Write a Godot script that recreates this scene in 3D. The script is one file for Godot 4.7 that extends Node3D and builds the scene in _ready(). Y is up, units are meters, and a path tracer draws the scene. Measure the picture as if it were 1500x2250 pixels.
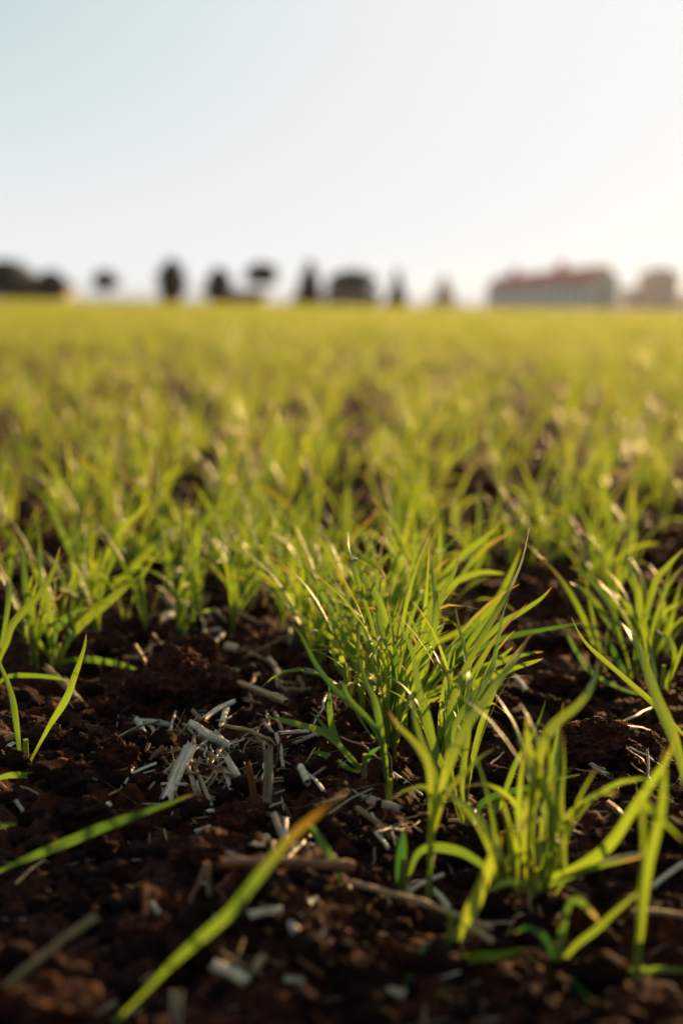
extends Node3D
# A field of young wheat at sunset, seen from a hand's height above the soil.

const EXPOSURE := 3.2
const EYE := Vector3(0, 0.26, 0)
const FOCAL := 3125.0            # focal length in units of the 1500 x 2250 frame
const PITCH := 8.32
const ROLL := 1.05
const ROW := 0.18                # distance between drill rows
var cam: Camera3D
var rng := RandomNumberGenerator.new()
var lump := FastNoiseLite.new()
var wave := FastNoiseLite.new()
var cell := FastNoiseLite.new()
var names := {}
var leaf_mat: StandardMaterial3D
var straw_mat: StandardMaterial3D
var soil_mat: StandardMaterial3D
var clod_mat: StandardMaterial3D
var fine_mat: StandardMaterial3D

# ---------------------------------------------------------------- mesh collector
class MB:
	var v := PackedVector3Array()
	var n := PackedVector3Array()
	var u := PackedVector2Array()
	var c := PackedColorArray()
	var i := PackedInt32Array()
	func vert(p: Vector3, nn: Vector3, uv: Vector2, col: Color) -> void:
		v.append(p); n.append(nn); u.append(uv); c.append(col)
	func quad(a: int, b: int, d: int, e: int) -> void:
		i.append(a); i.append(b); i.append(d)
		i.append(a); i.append(d); i.append(e)
	func mesh() -> ArrayMesh:
		var arr := []
		arr.resize(Mesh.ARRAY_MAX)
		arr[Mesh.ARRAY_VERTEX] = v
		arr[Mesh.ARRAY_NORMAL] = n
		arr[Mesh.ARRAY_TEX_UV] = u
		arr[Mesh.ARRAY_COLOR] = c
		arr[Mesh.ARRAY_INDEX] = i
		var m := ArrayMesh.new()
		m.add_surface_from_arrays(Mesh.PRIMITIVE_TRIANGLES, arr)
		return m

func numbered(called: String) -> String:
	var k: int = names.get(called, -1) + 1
	names[called] = k
	return called if k == 0 else "%s_%03d" % [called, k]

func tag(o: Node, label := "", category := "", group := "", kind := "") -> Node:
	if label: o.set_meta("label", label)
	if category: o.set_meta("category", category)
	if group: o.set_meta("group", group)
	if kind: o.set_meta("kind", kind)
	return o

func thing(called: String, label: String, category: String, at := Vector3.ZERO, group := "") -> Node3D:
	var o := Node3D.new()
	o.name = numbered(called)
	add_child(o)
	o.position = at
	tag(o, label, category, group)
	return o

func obj(called: String, m: Mesh, mat: Material, parent: Node = self) -> MeshInstance3D:
	var o := MeshInstance3D.new()
	o.name = numbered(called) if parent == self else called
	o.mesh = m
	o.material_override = null
	for s in m.get_surface_count():
		m.surface_set_material(s, mat)
	parent.add_child(o, true)
	return o

func many(called: String, m: Mesh, mat: Material, where: Array, kind := "stuff", parent: Node = self) -> MultiMeshInstance3D:
	m.surface_set_material(0, mat)
	var mm := MultiMesh.new()
	mm.transform_format = MultiMesh.TRANSFORM_3D
	mm.mesh = m
	mm.instance_count = where.size()
	for k in where.size():
		mm.set_instance_transform(k, where[k])
	var o := MultiMeshInstance3D.new()
	o.name = numbered(called) if parent == self else called
	o.multimesh = mm
	parent.add_child(o, true)
	o.set_meta("kind", kind)
	return o

# ---------------------------------------------------------------- ground
func ground(x: float, z: float) -> float:
	var d := sqrt(x * x + z * z)
	var fade := clampf(1.0 - (d - 2.5) / 6.0, 0.0, 1.0)
	var h := 0.010 * wave.get_noise_2d(x * 5.0, z * 5.0)
	if fade > 0.0:
		var a := absf(lump.get_noise_2d(x * 17.0, z * 17.0))
		h += fade * (0.017 * sqrt(a + 0.01) - 0.008)
		if d < 3.0:
			h += 0.0055 * (absf(lump.get_noise_2d(x * 47.0 + 40.0, z * 47.0)) - 0.3) * (0.6 + 1.2 * maxf(0.0, wave.get_noise_2d(x * 13.0, z * 13.0) + 0.3))
			if d < 1.9:
				h += 0.0020 * lump.get_noise_2d(x * 140.0, z * 140.0 + 9.0)
				h += 0.0008 * lump.get_noise_2d(x * 330.0, z * 330.0 + 29.0)
	var drill := (x - row_at(z)) / ROW
	h -= fade * 0.004 * maxf(0.0, cos(TAU * drill))
	return h

func row_at(z: float) -> float:
	return 0.035 - 0.045 * (z + 0.77)

func ray(px: float, py: float) -> Vector3:
	return (cam.basis * Vector3((px - 750.0) / FOCAL, (1125.0 - py) / FOCAL, -1.0)).normalized()

func on_ground(px: float, py: float, lift := 0.0) -> Vector3:
	var d := ray(px, py)
	var y := 0.0
	var p := EYE
	for k in 6:
		p = EYE + d * ((y + lift - EYE.y) / d.y)
		y = lerpf(y, ground(p.x, p.z), 0.7)
	p.y = y + lift
	return p

func at_depth(px: float, py: float, z: float) -> Vector3:
	var d := ray(px, py)
	return EYE + d * (z / d.z)

# ---------------------------------------------------------------- blades
func spline(p: Array, t: float) -> Vector3:
	var f := t * (p.size() - 1)
	var k := mini(int(f), p.size() - 2)
	var s := f - k
	var a: Vector3 = p[maxi(k - 1, 0)]
	var b: Vector3 = p[k]
	var c: Vector3 = p[k + 1]
	var d: Vector3 = p[mini(k + 2, p.size() - 1)]
	return b.cubic_interpolate(c, a, d, s)

# A leaf: points from base to tip, its widest width, the turn of its face at base and tip.
func blade(mb: MB, p: Array, width: float, turn0: float, turn1: float, face: Vector3, segs: int, col: Color, tip: Color, brown := 0.08, across := 2, neck := 0.42) -> void:
	var len := 0.0
	for k in p.size() - 1:
		len += (p[k] as Vector3).distance_to(p[k + 1])
	var first := mb.v.size()
	var cols := across + 1
	var wob := rng.randf() * 6.0
	for k in segs + 1:
		var t := float(k) / segs
		var q := spline(p, t)
		var tan := (spline(p, minf(t + 0.03, 1.0)) - spline(p, maxf(t - 0.03, 0.0))).normalized()
		var side := tan.cross(face)
		if side.length() < 0.05:
			side = tan.cross(Vector3(0.3, 1, 0.2))
		side = side.normalized().rotated(tan, lerpf(turn0, turn1, t) + 0.12 * sin(t * 7.0 + wob))
		var nor := side.cross(tan).normalized()
		var w := width * 0.5 * lerpf(neck, 1.0, smoothstep(0.0, 0.48, t)) * pow(maxf(0.0, 1.0 - pow(t, 2.6)), 0.8)
		w = maxf(w * (1.0 + 0.05 * sin(t * 19.0 + wob)), 0.00012)
		var cc := col.lerp(tip, smoothstep(1.0 - brown * 1.6, 1.0 - brown * 0.3, t))
		cc = cc.lerp(Color(col.r * 1.05, col.g * 0.9, col.b * 1.2), 0.6 * smoothstep(0.2, 0.0, t))
		for j in cols:
			var a := 2.0 * j / across - 1.0
			var fold := absf(a) * 0.22 if across > 1 else 0.0
			mb.vert(q + side * (a * w) + nor * (fold * w), (nor - side * (a * 0.28)).normalized(), Vector2(0.5 + 0.5 * a, t * len * 14.0), cc)
	for k in segs:
		for j in across:
			var o := first + k * cols + j
			mb.quad(o, o + cols, o + cols + 1, o + 1)

func tube(mb: MB, p: Array, r0: float, r1: float, sides: int, segs: int, col: Color, col1: Color) -> void:
	var first := mb.v.size()
	for k in segs + 1:
		var t := float(k) / segs
		var q := spline(p, t)
		var tan := (spline(p, minf(t + 0.05, 1.0)) - spline(p, maxf(t - 0.05, 0.0))).normalized()
		var s := tan.cross(Vector3(0.31, 0.2, 0.93)).normalized()
		var b := s.cross(tan)
		for j in sides + 1:
			var a := TAU * j / sides
			var nor := s * cos(a) + b * sin(a)
			mb.vert(q + nor * lerpf(r0, r1, t), nor, Vector2(float(j) / sides, t * 2.0), col.lerp(col1, t))
	for k in segs:
		for j in sides:
			var o := first + k * (sides + 1) + j
			mb.quad(o, o + 1, o + sides + 2, o + sides + 1)

func leaf_color(kind := 0.5) -> Color:
	var a := Color(0.055, 0.17, 0.04)
	var b := Color(0.33, 0.45, 0.045)
	var gold := Color(0.43, 0.44, 0.075)
	var q := kind + rng.randf_range(-0.18, 0.18)
	var c := a.lerp(b, clampf(q, 0.0, 1.0)).lerp(gold, clampf((q - 0.85) * 1.6, 0.0, 1.0))
	var s := rng.randf_range(0.88, 1.12)
	return Color(c.r * s, c.g * s, c.b * s)

const BROWN := Color(0.42, 0.26, 0.09)
const TAN := Color(0.55, 0.40, 0.20)

# A traced leaf of one plant. pts run from the tip to the base; lean is how far the tip stands behind (-) or before (+) the base.
func leaf(plant: Node3D, pts: Array, px_wide: float, lean := 0.0, turn0 := 0.1, turn1 := 0.1, kind := 0.5, brown := 0.06, tip := BROWN, bow := 2.0) -> MeshInstance3D:
	var zb := plant.position.z
	var p := []
	var total := pts.size() - 1
	for k in range(total, -1, -1):
		var t := 1.0 - float(k) / total
		var q: Vector2 = pts[k]
		p.append(at_depth(q.x, q.y, zb - lean * -1.0 * pow(t, bow)) - plant.position)
	var mb := MB.new()
	var z0 := zb + lean * 0.5
	blade(mb, p, px_wide * absf(z0) / FOCAL * 0.78, turn0, turn1, Vector3(0, 0.25, 1).normalized(), 26, leaf_color(kind), tip, brown, 4, 0.28)
	return obj("leaf", mb.mesh(), leaf_mat, plant)

func hero_plant(px: float, py: float, label: String, group := "sharp wheat plants at the front", stem := 0.02) -> Node3D:
	var g := on_ground(px, py)
	var o := thing("wheat_plant", label, "wheat plant", g - Vector3(0, 0.003, 0), group)
	if stem > 0.0:
		var mb := MB.new()
		tube(mb, [Vector3(0, -0.008, 0), Vector3(0.0004, stem * 0.5, 0), Vector3(0.0006, stem, 0.0002)], 0.0019, 0.0013, 8, 4, Color(0.34, 0.36, 0.14), Color(0.24, 0.34, 0.06))
		obj("stem", mb.mesh(), leaf_mat, o)
	return o

# A seedling grown by rule: a few arching leaves out of one stem.
func seedling(mb_list: Array, leaves: int, tall: float, segs: int, across: int, warm: float) -> void:
	var az := rng.randf() * TAU
	for k in leaves:
		var mb := MB.new() if mb_list.size() <= k else mb_list[k] as MB
		if mb_list.size() <= k:
			mb_list.append(mb)
		grow(mb, Vector3.ZERO, az, tall, segs, across, warm, k)
		az += 2.3 + rng.randf_range(-0.7, 0.7)

func grow(mb: MB, foot: Vector3, az: float, tall: float, segs: int, across: int, warm: float, k: int) -> void:
	var len := tall * rng.randf_range(0.65, 1.12) * (1.0 if k < 3 else 0.75)
	var lean := deg_to_rad(rng.randf_range(3, 24))
	var bend := deg_to_rad(rng.randf_range(10, 60) if rng.randf() < 0.7 else rng.randf_range(65, 125))
	var p := [foot + Vector3(0, -0.004, 0)]
	var pos := foot
	var steps := 6
	var drift := Vector3(0.26, 0, 0.03)
	for s in steps:
		var t := float(s + 1) / steps
		var a := lean * 0.4 + lean * 0.6 * t + bend * t * t
		var dir := Vector3(sin(az) * sin(a), cos(a), cos(az) * sin(a)) + drift * t
		pos += dir.normalized() * len / steps
		p.append(pos)
	var face := Vector3(sin(az), 0.15, cos(az))
	var dry := rng.randf() < 0.3
	var col := leaf_color(warm)
	if rng.randf() < 0.03: col = Color(0.46, 0.36, 0.20)
	blade(mb, p, rng.randf_range(0.0030, 0.0052), rng.randf_range(-0.4, 0.4), rng.randf_range(-1.3, 1.3), face, segs, col, TAN if rng.randf() < 0.3 else BROWN, rng.randf_range(0.08, 0.3) if dry else 0.05, across)

# ---------------------------------------------------------------- straw
func straw_color(kind: String) -> Color:
	var s := rng.randf_range(0.9, 1.1)
	var c := Color(0.93, 0.81, 0.62)
	match kind:
		"grey": c = Color(0.56, 0.45, 0.33)
		"tan": c = Color(0.50, 0.34, 0.17)
		"brown": c = Color(0.26, 0.13, 0.07)
		"rust": c = Color(0.34, 0.13, 0.06)
	return Color(c.r * s, c.g * s, c.b * s)

# A piece of stalk: arc is how much of the tube's wall is left (1 = whole, 0.5 = split in half); the ends are torn.
func stalk_mesh(p: Array, r: float, arc: float, col: Color, turn: float, torn: float, knot: float, taper := 1.0, kink := 0.0) -> ArrayMesh:
	var mb := MB.new()
	var sides := 12
	var segs := 14
	var len := 0.0
	for k in p.size() - 1:
		len += (p[k] as Vector3).distance_to(p[k + 1])
	var ragged := []
	for j in sides + 1:
		ragged.append(Vector2(rng.randf(), rng.randf()))
	ragged[sides] = ragged[0] if arc > 0.95 else ragged[sides]
	for layer in 2:       # outside and inside of the wall
		var first := mb.v.size()
		for k in segs + 1:
			for j in sides + 1:
				var cut: Vector2 = ragged[j]
				var t := float(k) / segs
				t = lerpf(cut.x * torn, 1.0 - cut.y * torn, t)
				var q := spline(p, t)
				var tan := (spline(p, minf(t + 0.05, 1.0)) - spline(p, maxf(t - 0.05, 0.0))).normalized()
				var s := tan.cross(Vector3(0.1, 1, 0.15) if absf(tan.y) < 0.8 else Vector3(0, 0.1, 1)).normalized()
				var b := s.cross(tan).normalized()
				var a := turn + (float(j) / sides - 0.5) * TAU * arc
				var nor := b * cos(a) + s * sin(a)
				var rr := r * lerpf(1.0, taper, t) * (1.0 + 0.06 * sin(t * 9.0 + j * 2.1) + kink * sin(j * 5.3) * 0.3)
				if knot > 0.0:
					rr *= 1.0 + 0.4 * exp(-pow((t - knot) / 0.035, 2.0))
				if layer == 1: rr -= minf(r * 0.28, 0.0004)
				var shade := 1.0 - (0.25 * exp(-pow((t - knot) / 0.03, 2.0)) if knot > 0.0 else 0.0)
				if layer == 1: shade *= 0.85
				shade *= 0.72 + 0.28 * smoothstep(-0.35, 0.25, wave.get_noise_2d(t * len * 160.0 + turn * 90.0, j * 0.25 + r * 9000.0))
				mb.vert(q + nor * rr, nor if layer == 0 else -nor, Vector2(float(j) / sides * arc, t * len * 9.0), Color(col.r * shade, col.g * shade, col.b * shade))
		for k in segs:
			for j in sides:
				var o := first + k * (sides + 1) + j
				if layer == 0: mb.quad(o, o + sides + 1, o + sides + 2, o + 1)
				else: mb.quad(o, o + 1, o + sides + 2, o + sides + 1)
	var half := (segs + 1) * (sides + 1)
	for e in 2:           # the rim of the wall at both ends
		var row := 0 if e == 0 else segs * (sides + 1)
		for j in sides:
			mb.quad(row + j, row + j + 1, half + row + j + 1, half + row + j)
	if arc < 0.95:
		for k in segs:
			for e in 2:
				var o := k * (sides + 1) + (0 if e == 0 else sides)
				mb.quad(o, o + sides + 1, half + o + sides + 1, half + o)
	return mb.mesh()

# A straw by where its two ends lie; up1 / up2 lift the ends above the soil (metres).
func straw(label: String, x1: float, y1: float, x2: float, y2: float, px_wide: float, kind := "pale", arc := 0.6, up1 := 0.002, up2 := 0.002, knot := -1.0, taper := 1.0, bend := 0.0, group := "straw pieces lying on the soil") -> void:
	var a := on_ground(x1, y1, up1)
	var b := on_ground(x2, y2, up2)
	var mid := (a + b) * 0.5
	var r := px_wide * absf(mid.z) / FOCAL * 0.46
	if arc < 0.9: r *= 1.0 + 0.25 * (1.0 - arc)
	bend = clampf(bend, -0.06 * a.distance_to(b), 0.06 * a.distance_to(b)) if absf(bend) < 0.0039 else bend
	var rise := 0.0
	for k in 9:
		var q := a.lerp(b, k / 8.0)
		rise = maxf(rise, ground(q.x, q.z) + r * 0.5 - q.y)
	rise = minf(rise, 0.018) * 0.95
	a.y += rise
	b.y += rise
	mid.y = (a.y + b.y) * 0.5 + minf(0.0015, a.distance_to(b) * 0.03)
	var across := (b - a).cross(Vector3.UP).normalized()
	var foot := Vector3(mid.x, minf(a.y, b.y), mid.z)
	var p := [a - foot, a.lerp(mid, 0.5) - foot, mid + across * bend - foot, mid.lerp(b, 0.5) - foot, b - foot]
	var m := stalk_mesh(p, r, arc, straw_color(kind), rng.randf_range(-0.5, 0.5), 0.10 if arc < 0.9 else 0.04, knot, taper, 0.5 if arc < 0.9 else 0.1)
	var o := obj("straw", m, straw_mat)
	o.position = foot
	tag(o, label, "straw", group)

func stub(label: String, xt: float, yt: float, xb: float, yb: float, px_wide: float, kind := "grey", arc := 0.7, taper := 1.0) -> void:
	var b := on_ground(xb, yb)
	var t := at_depth(xt, yt, b.z + rng.randf_range(-0.012, 0.004))
	var p := [b - Vector3(0, 0.006, 0) - b, b.lerp(t, 0.5) + Vector3(0.0006, 0, 0) - b, t - b]
	var r := px_wide * absf(b.z) / FOCAL * 0.5
	var o := obj("straw_stub", stalk_mesh(p, r, arc, straw_color(kind), rng.randf_range(-0.4, 0.4), 0.16, -1.0, taper, 0.6), straw_mat)
	o.position = b
	tag(o, label, "straw", "straw stubs standing in the soil")

# ---------------------------------------------------------------- clods
func clod_mesh(rx: float, ry: float, rz: float, rings: int, rough: float) -> ArrayMesh:
	var mb := MB.new()
	var off := Vector3(rng.randf(), rng.randf(), rng.randf()) * 50.0
	var seg := rings * 2
	var size := (rx + ry + rz) / 3.0
	for k in rings + 1:
		for j in seg + 1:
			var th := PI * k / rings
			var ph := TAU * (j % seg) / seg
			var d := Vector3(sin(th) * cos(ph), cos(th), sin(th) * sin(ph))
			var s := 1.0 + rough * (0.34 * lump.get_noise_3dv(d * 1.1 + off) + 0.20 * (0.5 - absf(lump.get_noise_3dv(d * 2.6 + off))))
			if rings > 12:
				s += rough * (0.10 * lump.get_noise_3dv(d * 6.0 + off) + 0.06 * (0.5 - absf(lump.get_noise_3dv(d * 13.0 + off))) + 0.035 * lump.get_noise_3dv(d * 29.0 + off))
			mb.vert(Vector3(d.x * rx, d.y * ry, d.z * rz) * s, d, Vector2(float(j) / seg, float(k) / rings), Color.WHITE)
	for k in rings:
		for j in seg:
			var o := k * (seg + 1) + j
			mb.quad(o, o + seg + 1, o + seg + 2, o + 1)
	var n := PackedVector3Array()
	n.resize(mb.v.size())
	for t in range(0, mb.i.size(), 3):
		var a := mb.v[mb.i[t]]
		var nn := (mb.v[mb.i[t + 2]] - a).cross(mb.v[mb.i[t + 1]] - a)
		for e in 3:
			n[mb.i[t + e]] += nn
	for k in rings + 1:       # close the seam
		var a := k * (seg + 1)
		var s := n[a] + n[a + seg]
		n[a] = s
		n[a + seg] = s
	for t in n.size():
		n[t] = n[t].normalized() if n[t].length() > 0.0 else mb.v[t].normalized()
	mb.n = n
	return mb.mesh()

func clod(label: String, px: float, py: float, half_w: float, half_h: float) -> void:
	var g := on_ground(px, py + half_h * 0.8)
	var s := absf(g.z) / FOCAL
	var o := obj("soil_clod", clod_mesh(half_w * s, half_h * s * 1.1, half_w * s * rng.randf_range(0.75, 1.0), 46, 1.0), clod_mat)
	o.position = g + Vector3(0, half_h * s * 0.45, 0)
	o.rotation.y = rng.randf() * TAU * 0.1
	tag(o, label, "soil clod", "clods of soil between the rows")

# ---------------------------------------------------------------- textures
func grain_texture(w: int, h: int, lo: float, hi: float, stretch: float, freq: float, seed: int) -> ImageTexture:
	var n := FastNoiseLite.new()
	n.seed = seed
	n.frequency = freq
	n.fractal_octaves = 3
	var im := Image.create(w, h, false, Image.FORMAT_RGB8)
	for y in h:
		for x in w:
			var a := TAU * y / h
			var s := 0.5 + 0.5 * n.get_noise_3d(x, cos(a) * h / TAU * stretch, sin(a) * h / TAU * stretch) * 1.7
			var q := lerpf(lo, hi, clampf(s, 0.0, 1.0))
			im.set_pixel(x, y, Color(q, q, q))
	return ImageTexture.create_from_image(im)

func noise_texture(size: int, freq: float, octaves: int, ramp: Array, seed: int, kind := FastNoiseLite.TYPE_SIMPLEX_SMOOTH) -> NoiseTexture2D:
	var n := FastNoiseLite.new()
	n.noise_type = kind
	n.seed = seed
	n.frequency = freq
	n.fractal_octaves = octaves
	var t := NoiseTexture2D.new()
	t.width = size
	t.height = size
	t.seamless = true
	t.noise = n
	if ramp.size():
		var g := Gradient.new()
		g.offsets = PackedFloat32Array()
		g.colors = PackedColorArray()
		for k in ramp.size():
			g.add_point(float(k) / (ramp.size() - 1), (ramp[k] as Color).linear_to_srgb())
		t.color_ramp = g
	return t

func plain(col: Color, rough := 0.8, spec := 0.3) -> StandardMaterial3D:
	var m := StandardMaterial3D.new()
	m.albedo_color = col.linear_to_srgb()
	m.roughness = rough
	m.metallic_specular = spec
	return m

func make_materials() -> void:
	leaf_mat = StandardMaterial3D.new()
	leaf_mat.vertex_color_use_as_albedo = true
	leaf_mat.albedo_texture = grain_texture(64, 256, 0.74, 1.0, 0.03, 0.16, 4)
	leaf_mat.roughness = 0.42
	leaf_mat.metallic_specular = 0.45
	leaf_mat.backlight_enabled = true
	leaf_mat.backlight = Color(1.0, 1.0, 0.8) 
	leaf_mat.cull_mode = BaseMaterial3D.CULL_DISABLED
	leaf_mat.heightmap_enabled = true
	leaf_mat.heightmap_texture = leaf_mat.albedo_texture
	leaf_mat.heightmap_scale = 0.035

	straw_mat = StandardMaterial3D.new()
	straw_mat.vertex_color_use_as_albedo = true
	straw_mat.albedo_texture = grain_texture(128, 256, 0.62, 1.0, 0.06, 0.09, 8)
	straw_mat.roughness = 0.55
	straw_mat.metallic_specular = 0.4
	straw_mat.cull_mode = BaseMaterial3D.CULL_DISABLED
	straw_mat.heightmap_enabled = true
	straw_mat.heightmap_texture = straw_mat.albedo_texture
	straw_mat.heightmap_scale = 0.03

	soil_mat = StandardMaterial3D.new()
	soil_mat.albedo_texture = noise_texture(1024, 0.02, 6, [Color(0.010, 0.0033, 0.0021), Color(0.025, 0.0072, 0.0035), Color(0.145, 0.037, 0.0135)], 3)
	soil_mat.uv1_triplanar = true
	soil_mat.uv1_world_triplanar = true
	soil_mat.uv1_scale = Vector3(5.3, 5.3, 5.3)
	soil_mat.roughness = 0.95
	soil_mat.metallic_specular = 0.25
	soil_mat.heightmap_enabled = true
	soil_mat.heightmap_texture = noise_texture(1024, 0.03, 6, [], 7)
	soil_mat.heightmap_scale = 0.25
	clod_mat = soil_mat.duplicate()
	clod_mat.uv1_world_triplanar = false
	clod_mat.uv1_scale = Vector3(9, 9, 9)
	clod_mat.heightmap_scale = 0.18

# ---------------------------------------------------------------- sky
func make_sky(sun: Vector3) -> ImageTexture:
	var w := 512
	var h := 256
	var im := Image.create(w, h, false, Image.FORMAT_RGBF)
	for y in h:
		var th := PI * (y + 0.5) / h
		for x in w:
			var az := TAU * (x + 0.5) / w
			var d := Vector3(sin(th) * sin(az), cos(th), -sin(th) * cos(az))
			var ang := rad_to_deg(d.angle_to(sun))
			var el := maxf(0.0, rad_to_deg(asin(d.y)))
			# values as they should look in the picture, divided by the exposure at the end
			var blue := Vector3(0.32, 0.55, 0.60).lerp(Vector3(0.36, 0.39, 0.405), smoothstep(16.0, 70.0, el))
			var low := Vector3(0.905, 0.92, 0.91)
			var c := blue.lerp(low, exp(-pow(el / 9.5, 1.8)) * 0.95)
			c = c.lerp(Vector3(0.29, 0.28, 0.27), smoothstep(55.0, 130.0, ang) * 0.9 * smoothstep(70.0, 10.0, el))      # the side away from the sun is dimmer
			var veil := exp(-pow(ang / 43.5, 5.0))
			c = c.lerp(Vector3(0.895, 0.912, 0.905), clampf(veil * 1.05, 0.0, 1.0))
			c += Vector3(0.7, 0.5, 0.28) * exp(-pow(ang / 9.0, 2.0))
			if d.y < 0.0:
				c = Vector3(0.07, 0.055, 0.03)
			c /= EXPOSURE
			im.set_pixel(x, y, Color(c.x, c.y, c.z))
	return ImageTexture.create_from_image(im)

# ---------------------------------------------------------------- far things
func crown_mesh(shape: String, r: float, low: float, top: float, count: int, size: float, col: Color) -> ArrayMesh:
	var mb := MB.new()
	var h := top - low
	var blob := FastNoiseLite.new()
	blob.seed = rng.randi() % 1000
	blob.frequency = 0.35
	var made := 0
	var tries := 0
	while made < count and tries < count * 12:
		tries += 1
		var t := rng.randf()
		var a := rng.randf() * TAU
		var wide := 1.0
		match shape:
			"cone": wide = pow(1.0 - t, 0.85) * 1.0 + 0.03
			"oval": wide = sqrt(maxf(0.0, 1.0 - pow(2.0 * t - 0.85, 2.0) / 1.33))
			"spread": wide = sqrt(maxf(0.0, 1.0 - pow(2.0 * t - 0.8, 2.0) / 1.5)) 
		wide *= 0.86 + 0.55 * blob.get_noise_3d(cos(a) * 3.0 + 7.0, t * 6.0, sin(a) * 3.0)
		var q := pow(rng.randf(), 0.4)
		var p := Vector3(cos(a) * r * wide * q, low + h * t, sin(a) * r * wide * q)
		if blob.get_noise_3dv(p * 2.0) < -0.3: continue
		made += 1
		var e := Vector3(rng.randfn(), rng.randfn(), rng.randfn()).normalized()
		var f := e.cross(Vector3(rng.randfn(), rng.randfn(), rng.randfn())).normalized()
		var s := size * rng.randf_range(0.6, 1.3)
		var k := mb.v.size()
		var g := e.cross(f)
		var v := rng.randf_range(0.75, 1.2)
		var cc := Color(col.r * v, col.g * v, col.b * v)
		mb.vert(p - e * s, g, Vector2(0, 0), cc)
		mb.vert(p + f * s * 0.55, g, Vector2(0, 1), cc)
		mb.vert(p + e * s, g, Vector2(1, 1), cc)
		mb.vert(p - f * s * 0.55, g, Vector2(1, 0), cc)
		mb.quad(k, k + 1, k + 2, k + 3)
	return mb.mesh()

func tree(called: String, label: String, px: float, top_px: float, half_px: float, low_px: float, dist: float, shape: String, count := 1500, col := Color(0.018, 0.021, 0.012)) -> void:
	var horizon := 668.0 + (px - 750.0) * 0.0183
	var s := dist / FOCAL
	var top := (horizon - top_px) * s + EYE.y
	var low := maxf((horizon - low_px) * s + EYE.y, 0.3)
	var o := thing(called, label, "tree", Vector3((px - 750.0) * s, 0, -dist), "trees along the far edge of the field")
	var bark := plain(Color(0.05, 0.035, 0.025), 0.9)
	var mb := MB.new()
	tube(mb, [Vector3(0, -0.1, 0), Vector3(0.05, low, 0.02), Vector3(0, lerpf(low, top, 0.75), 0)], 0.035 * top, 0.008 * top, 8, 6, Color.WHITE, Color.WHITE)
	obj("trunk", mb.mesh(), bark, o)
	for k in 5:
		var m2 := MB.new()
		var a := k * 1.3 + rng.randf()
		var y := lerpf(low, top, 0.1 + 0.12 * k)
		var reach := half_px * s * (0.7 if shape != "cone" else 0.5 * (1.0 - 0.15 * k))
		tube(m2, [Vector3(0, y, 0), Vector3(cos(a) * reach * 0.5, y + 0.12 * (top - low), sin(a) * reach * 0.5), Vector3(cos(a) * reach, y + 0.2 * (top - low), sin(a) * reach)], 0.014 * top, 0.004 * top, 6, 4, Color.WHITE, Color.WHITE)
		obj("limb", m2.mesh(), bark, o)
	var lm := StandardMaterial3D.new()
	lm.vertex_color_use_as_albedo = true
	lm.roughness = 0.7
	lm.cull_mode = BaseMaterial3D.CULL_DISABLED
	obj("crown", crown_mesh(shape, half_px * s, low, top, count, 0.075 * top, col), lm, o)

func slab(mb: MB, at: Vector3, size: Vector3) -> void:
	var b := BoxMesh.new()
	b.size = size
	var a := b.get_mesh_arrays()
	var k := mb.v.size()
	for j in a[Mesh.ARRAY_VERTEX].size():
		mb.vert(a[Mesh.ARRAY_VERTEX][j] + at, a[Mesh.ARRAY_NORMAL][j], a[Mesh.ARRAY_TEX_UV][j], Color.WHITE)
	for j in a[Mesh.ARRAY_INDEX]:
		mb.i.append(k + j)

func prism(mb: MB, at: Vector3, wide: float, high: float, deep: float) -> void:
	var b := PrismMesh.new()
	b.size = Vector3(wide, high, deep)
	var a := b.get_mesh_arrays()
	var k := mb.v.size()
	for j in a[Mesh.ARRAY_VERTEX].size():
		mb.vert(a[Mesh.ARRAY_VERTEX][j] + at, a[Mesh.ARRAY_NORMAL][j], a[Mesh.ARRAY_TEX_UV][j], Color.WHITE)
	for j in a[Mesh.ARRAY_INDEX]:
		mb.i.append(k + j)

func box_part(called: String, parent: Node, at: Vector3, size: Vector3, mat: Material) -> MeshInstance3D:
	var mb := MB.new()
	slab(mb, at, size)
	return obj(called, mb.mesh(), mat, parent)

# A gabled building: its long side runs along its own z axis.
func barn(called: String, label: String, at: Vector3, turn: float, wide: float, long: float, eaves: float, ridge: float, windows: int, wall: Material, roof: Material) -> Node3D:
	var o := thing(called, label, "building", at)
	o.rotation.y = turn
	box_part("wall", o, Vector3(0, eaves / 2, 0), Vector3(wide, eaves, long), wall)
	var g := MB.new()
	prism(g, Vector3(0, eaves + (ridge - eaves) / 2 - 0.08, 0), wide - 0.05, ridge - eaves - 0.1, long - 0.1)
	obj("gable", g.mesh(), wall, o)
	var pitch := atan2(ridge - eaves, wide / 2)
	for s in [-1, 1]:
		var r := box_part("roof_panel", o, Vector3.ZERO, Vector3(wide / 2 / cos(pitch) + 0.35, 0.12, long + 0.8), roof)
		r.position = Vector3(s * (wide / 4 + 0.1), (eaves + ridge) / 2, 0)
		r.rotation.z = -s * pitch
	var dark := plain(Color(0.05, 0.05, 0.055), 0.25, 0.5)
	var trim := plain(Color(0.5, 0.48, 0.45), 0.7)
	for k in windows:
		var z := (k + 0.5) / windows * (long - 2.0) - long / 2 + 1.0
		for s in [-1, 1]:
			var w := box_part("window", o, Vector3(s * (wide / 2 + 0.02), eaves * 0.55, z), Vector3(0.10, eaves * 0.36, long / windows * 0.45), trim)
			box_part("pane", w, Vector3(s * (wide / 2 + 0.06), eaves * 0.55, z), Vector3(0.05, eaves * 0.3, long / windows * 0.38), dark)
	box_part("door", o, Vector3(0, eaves * 0.42, long / 2 + 0.12), Vector3(wide * 0.3, eaves * 0.84, 0.34), trim)
	return o

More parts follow.
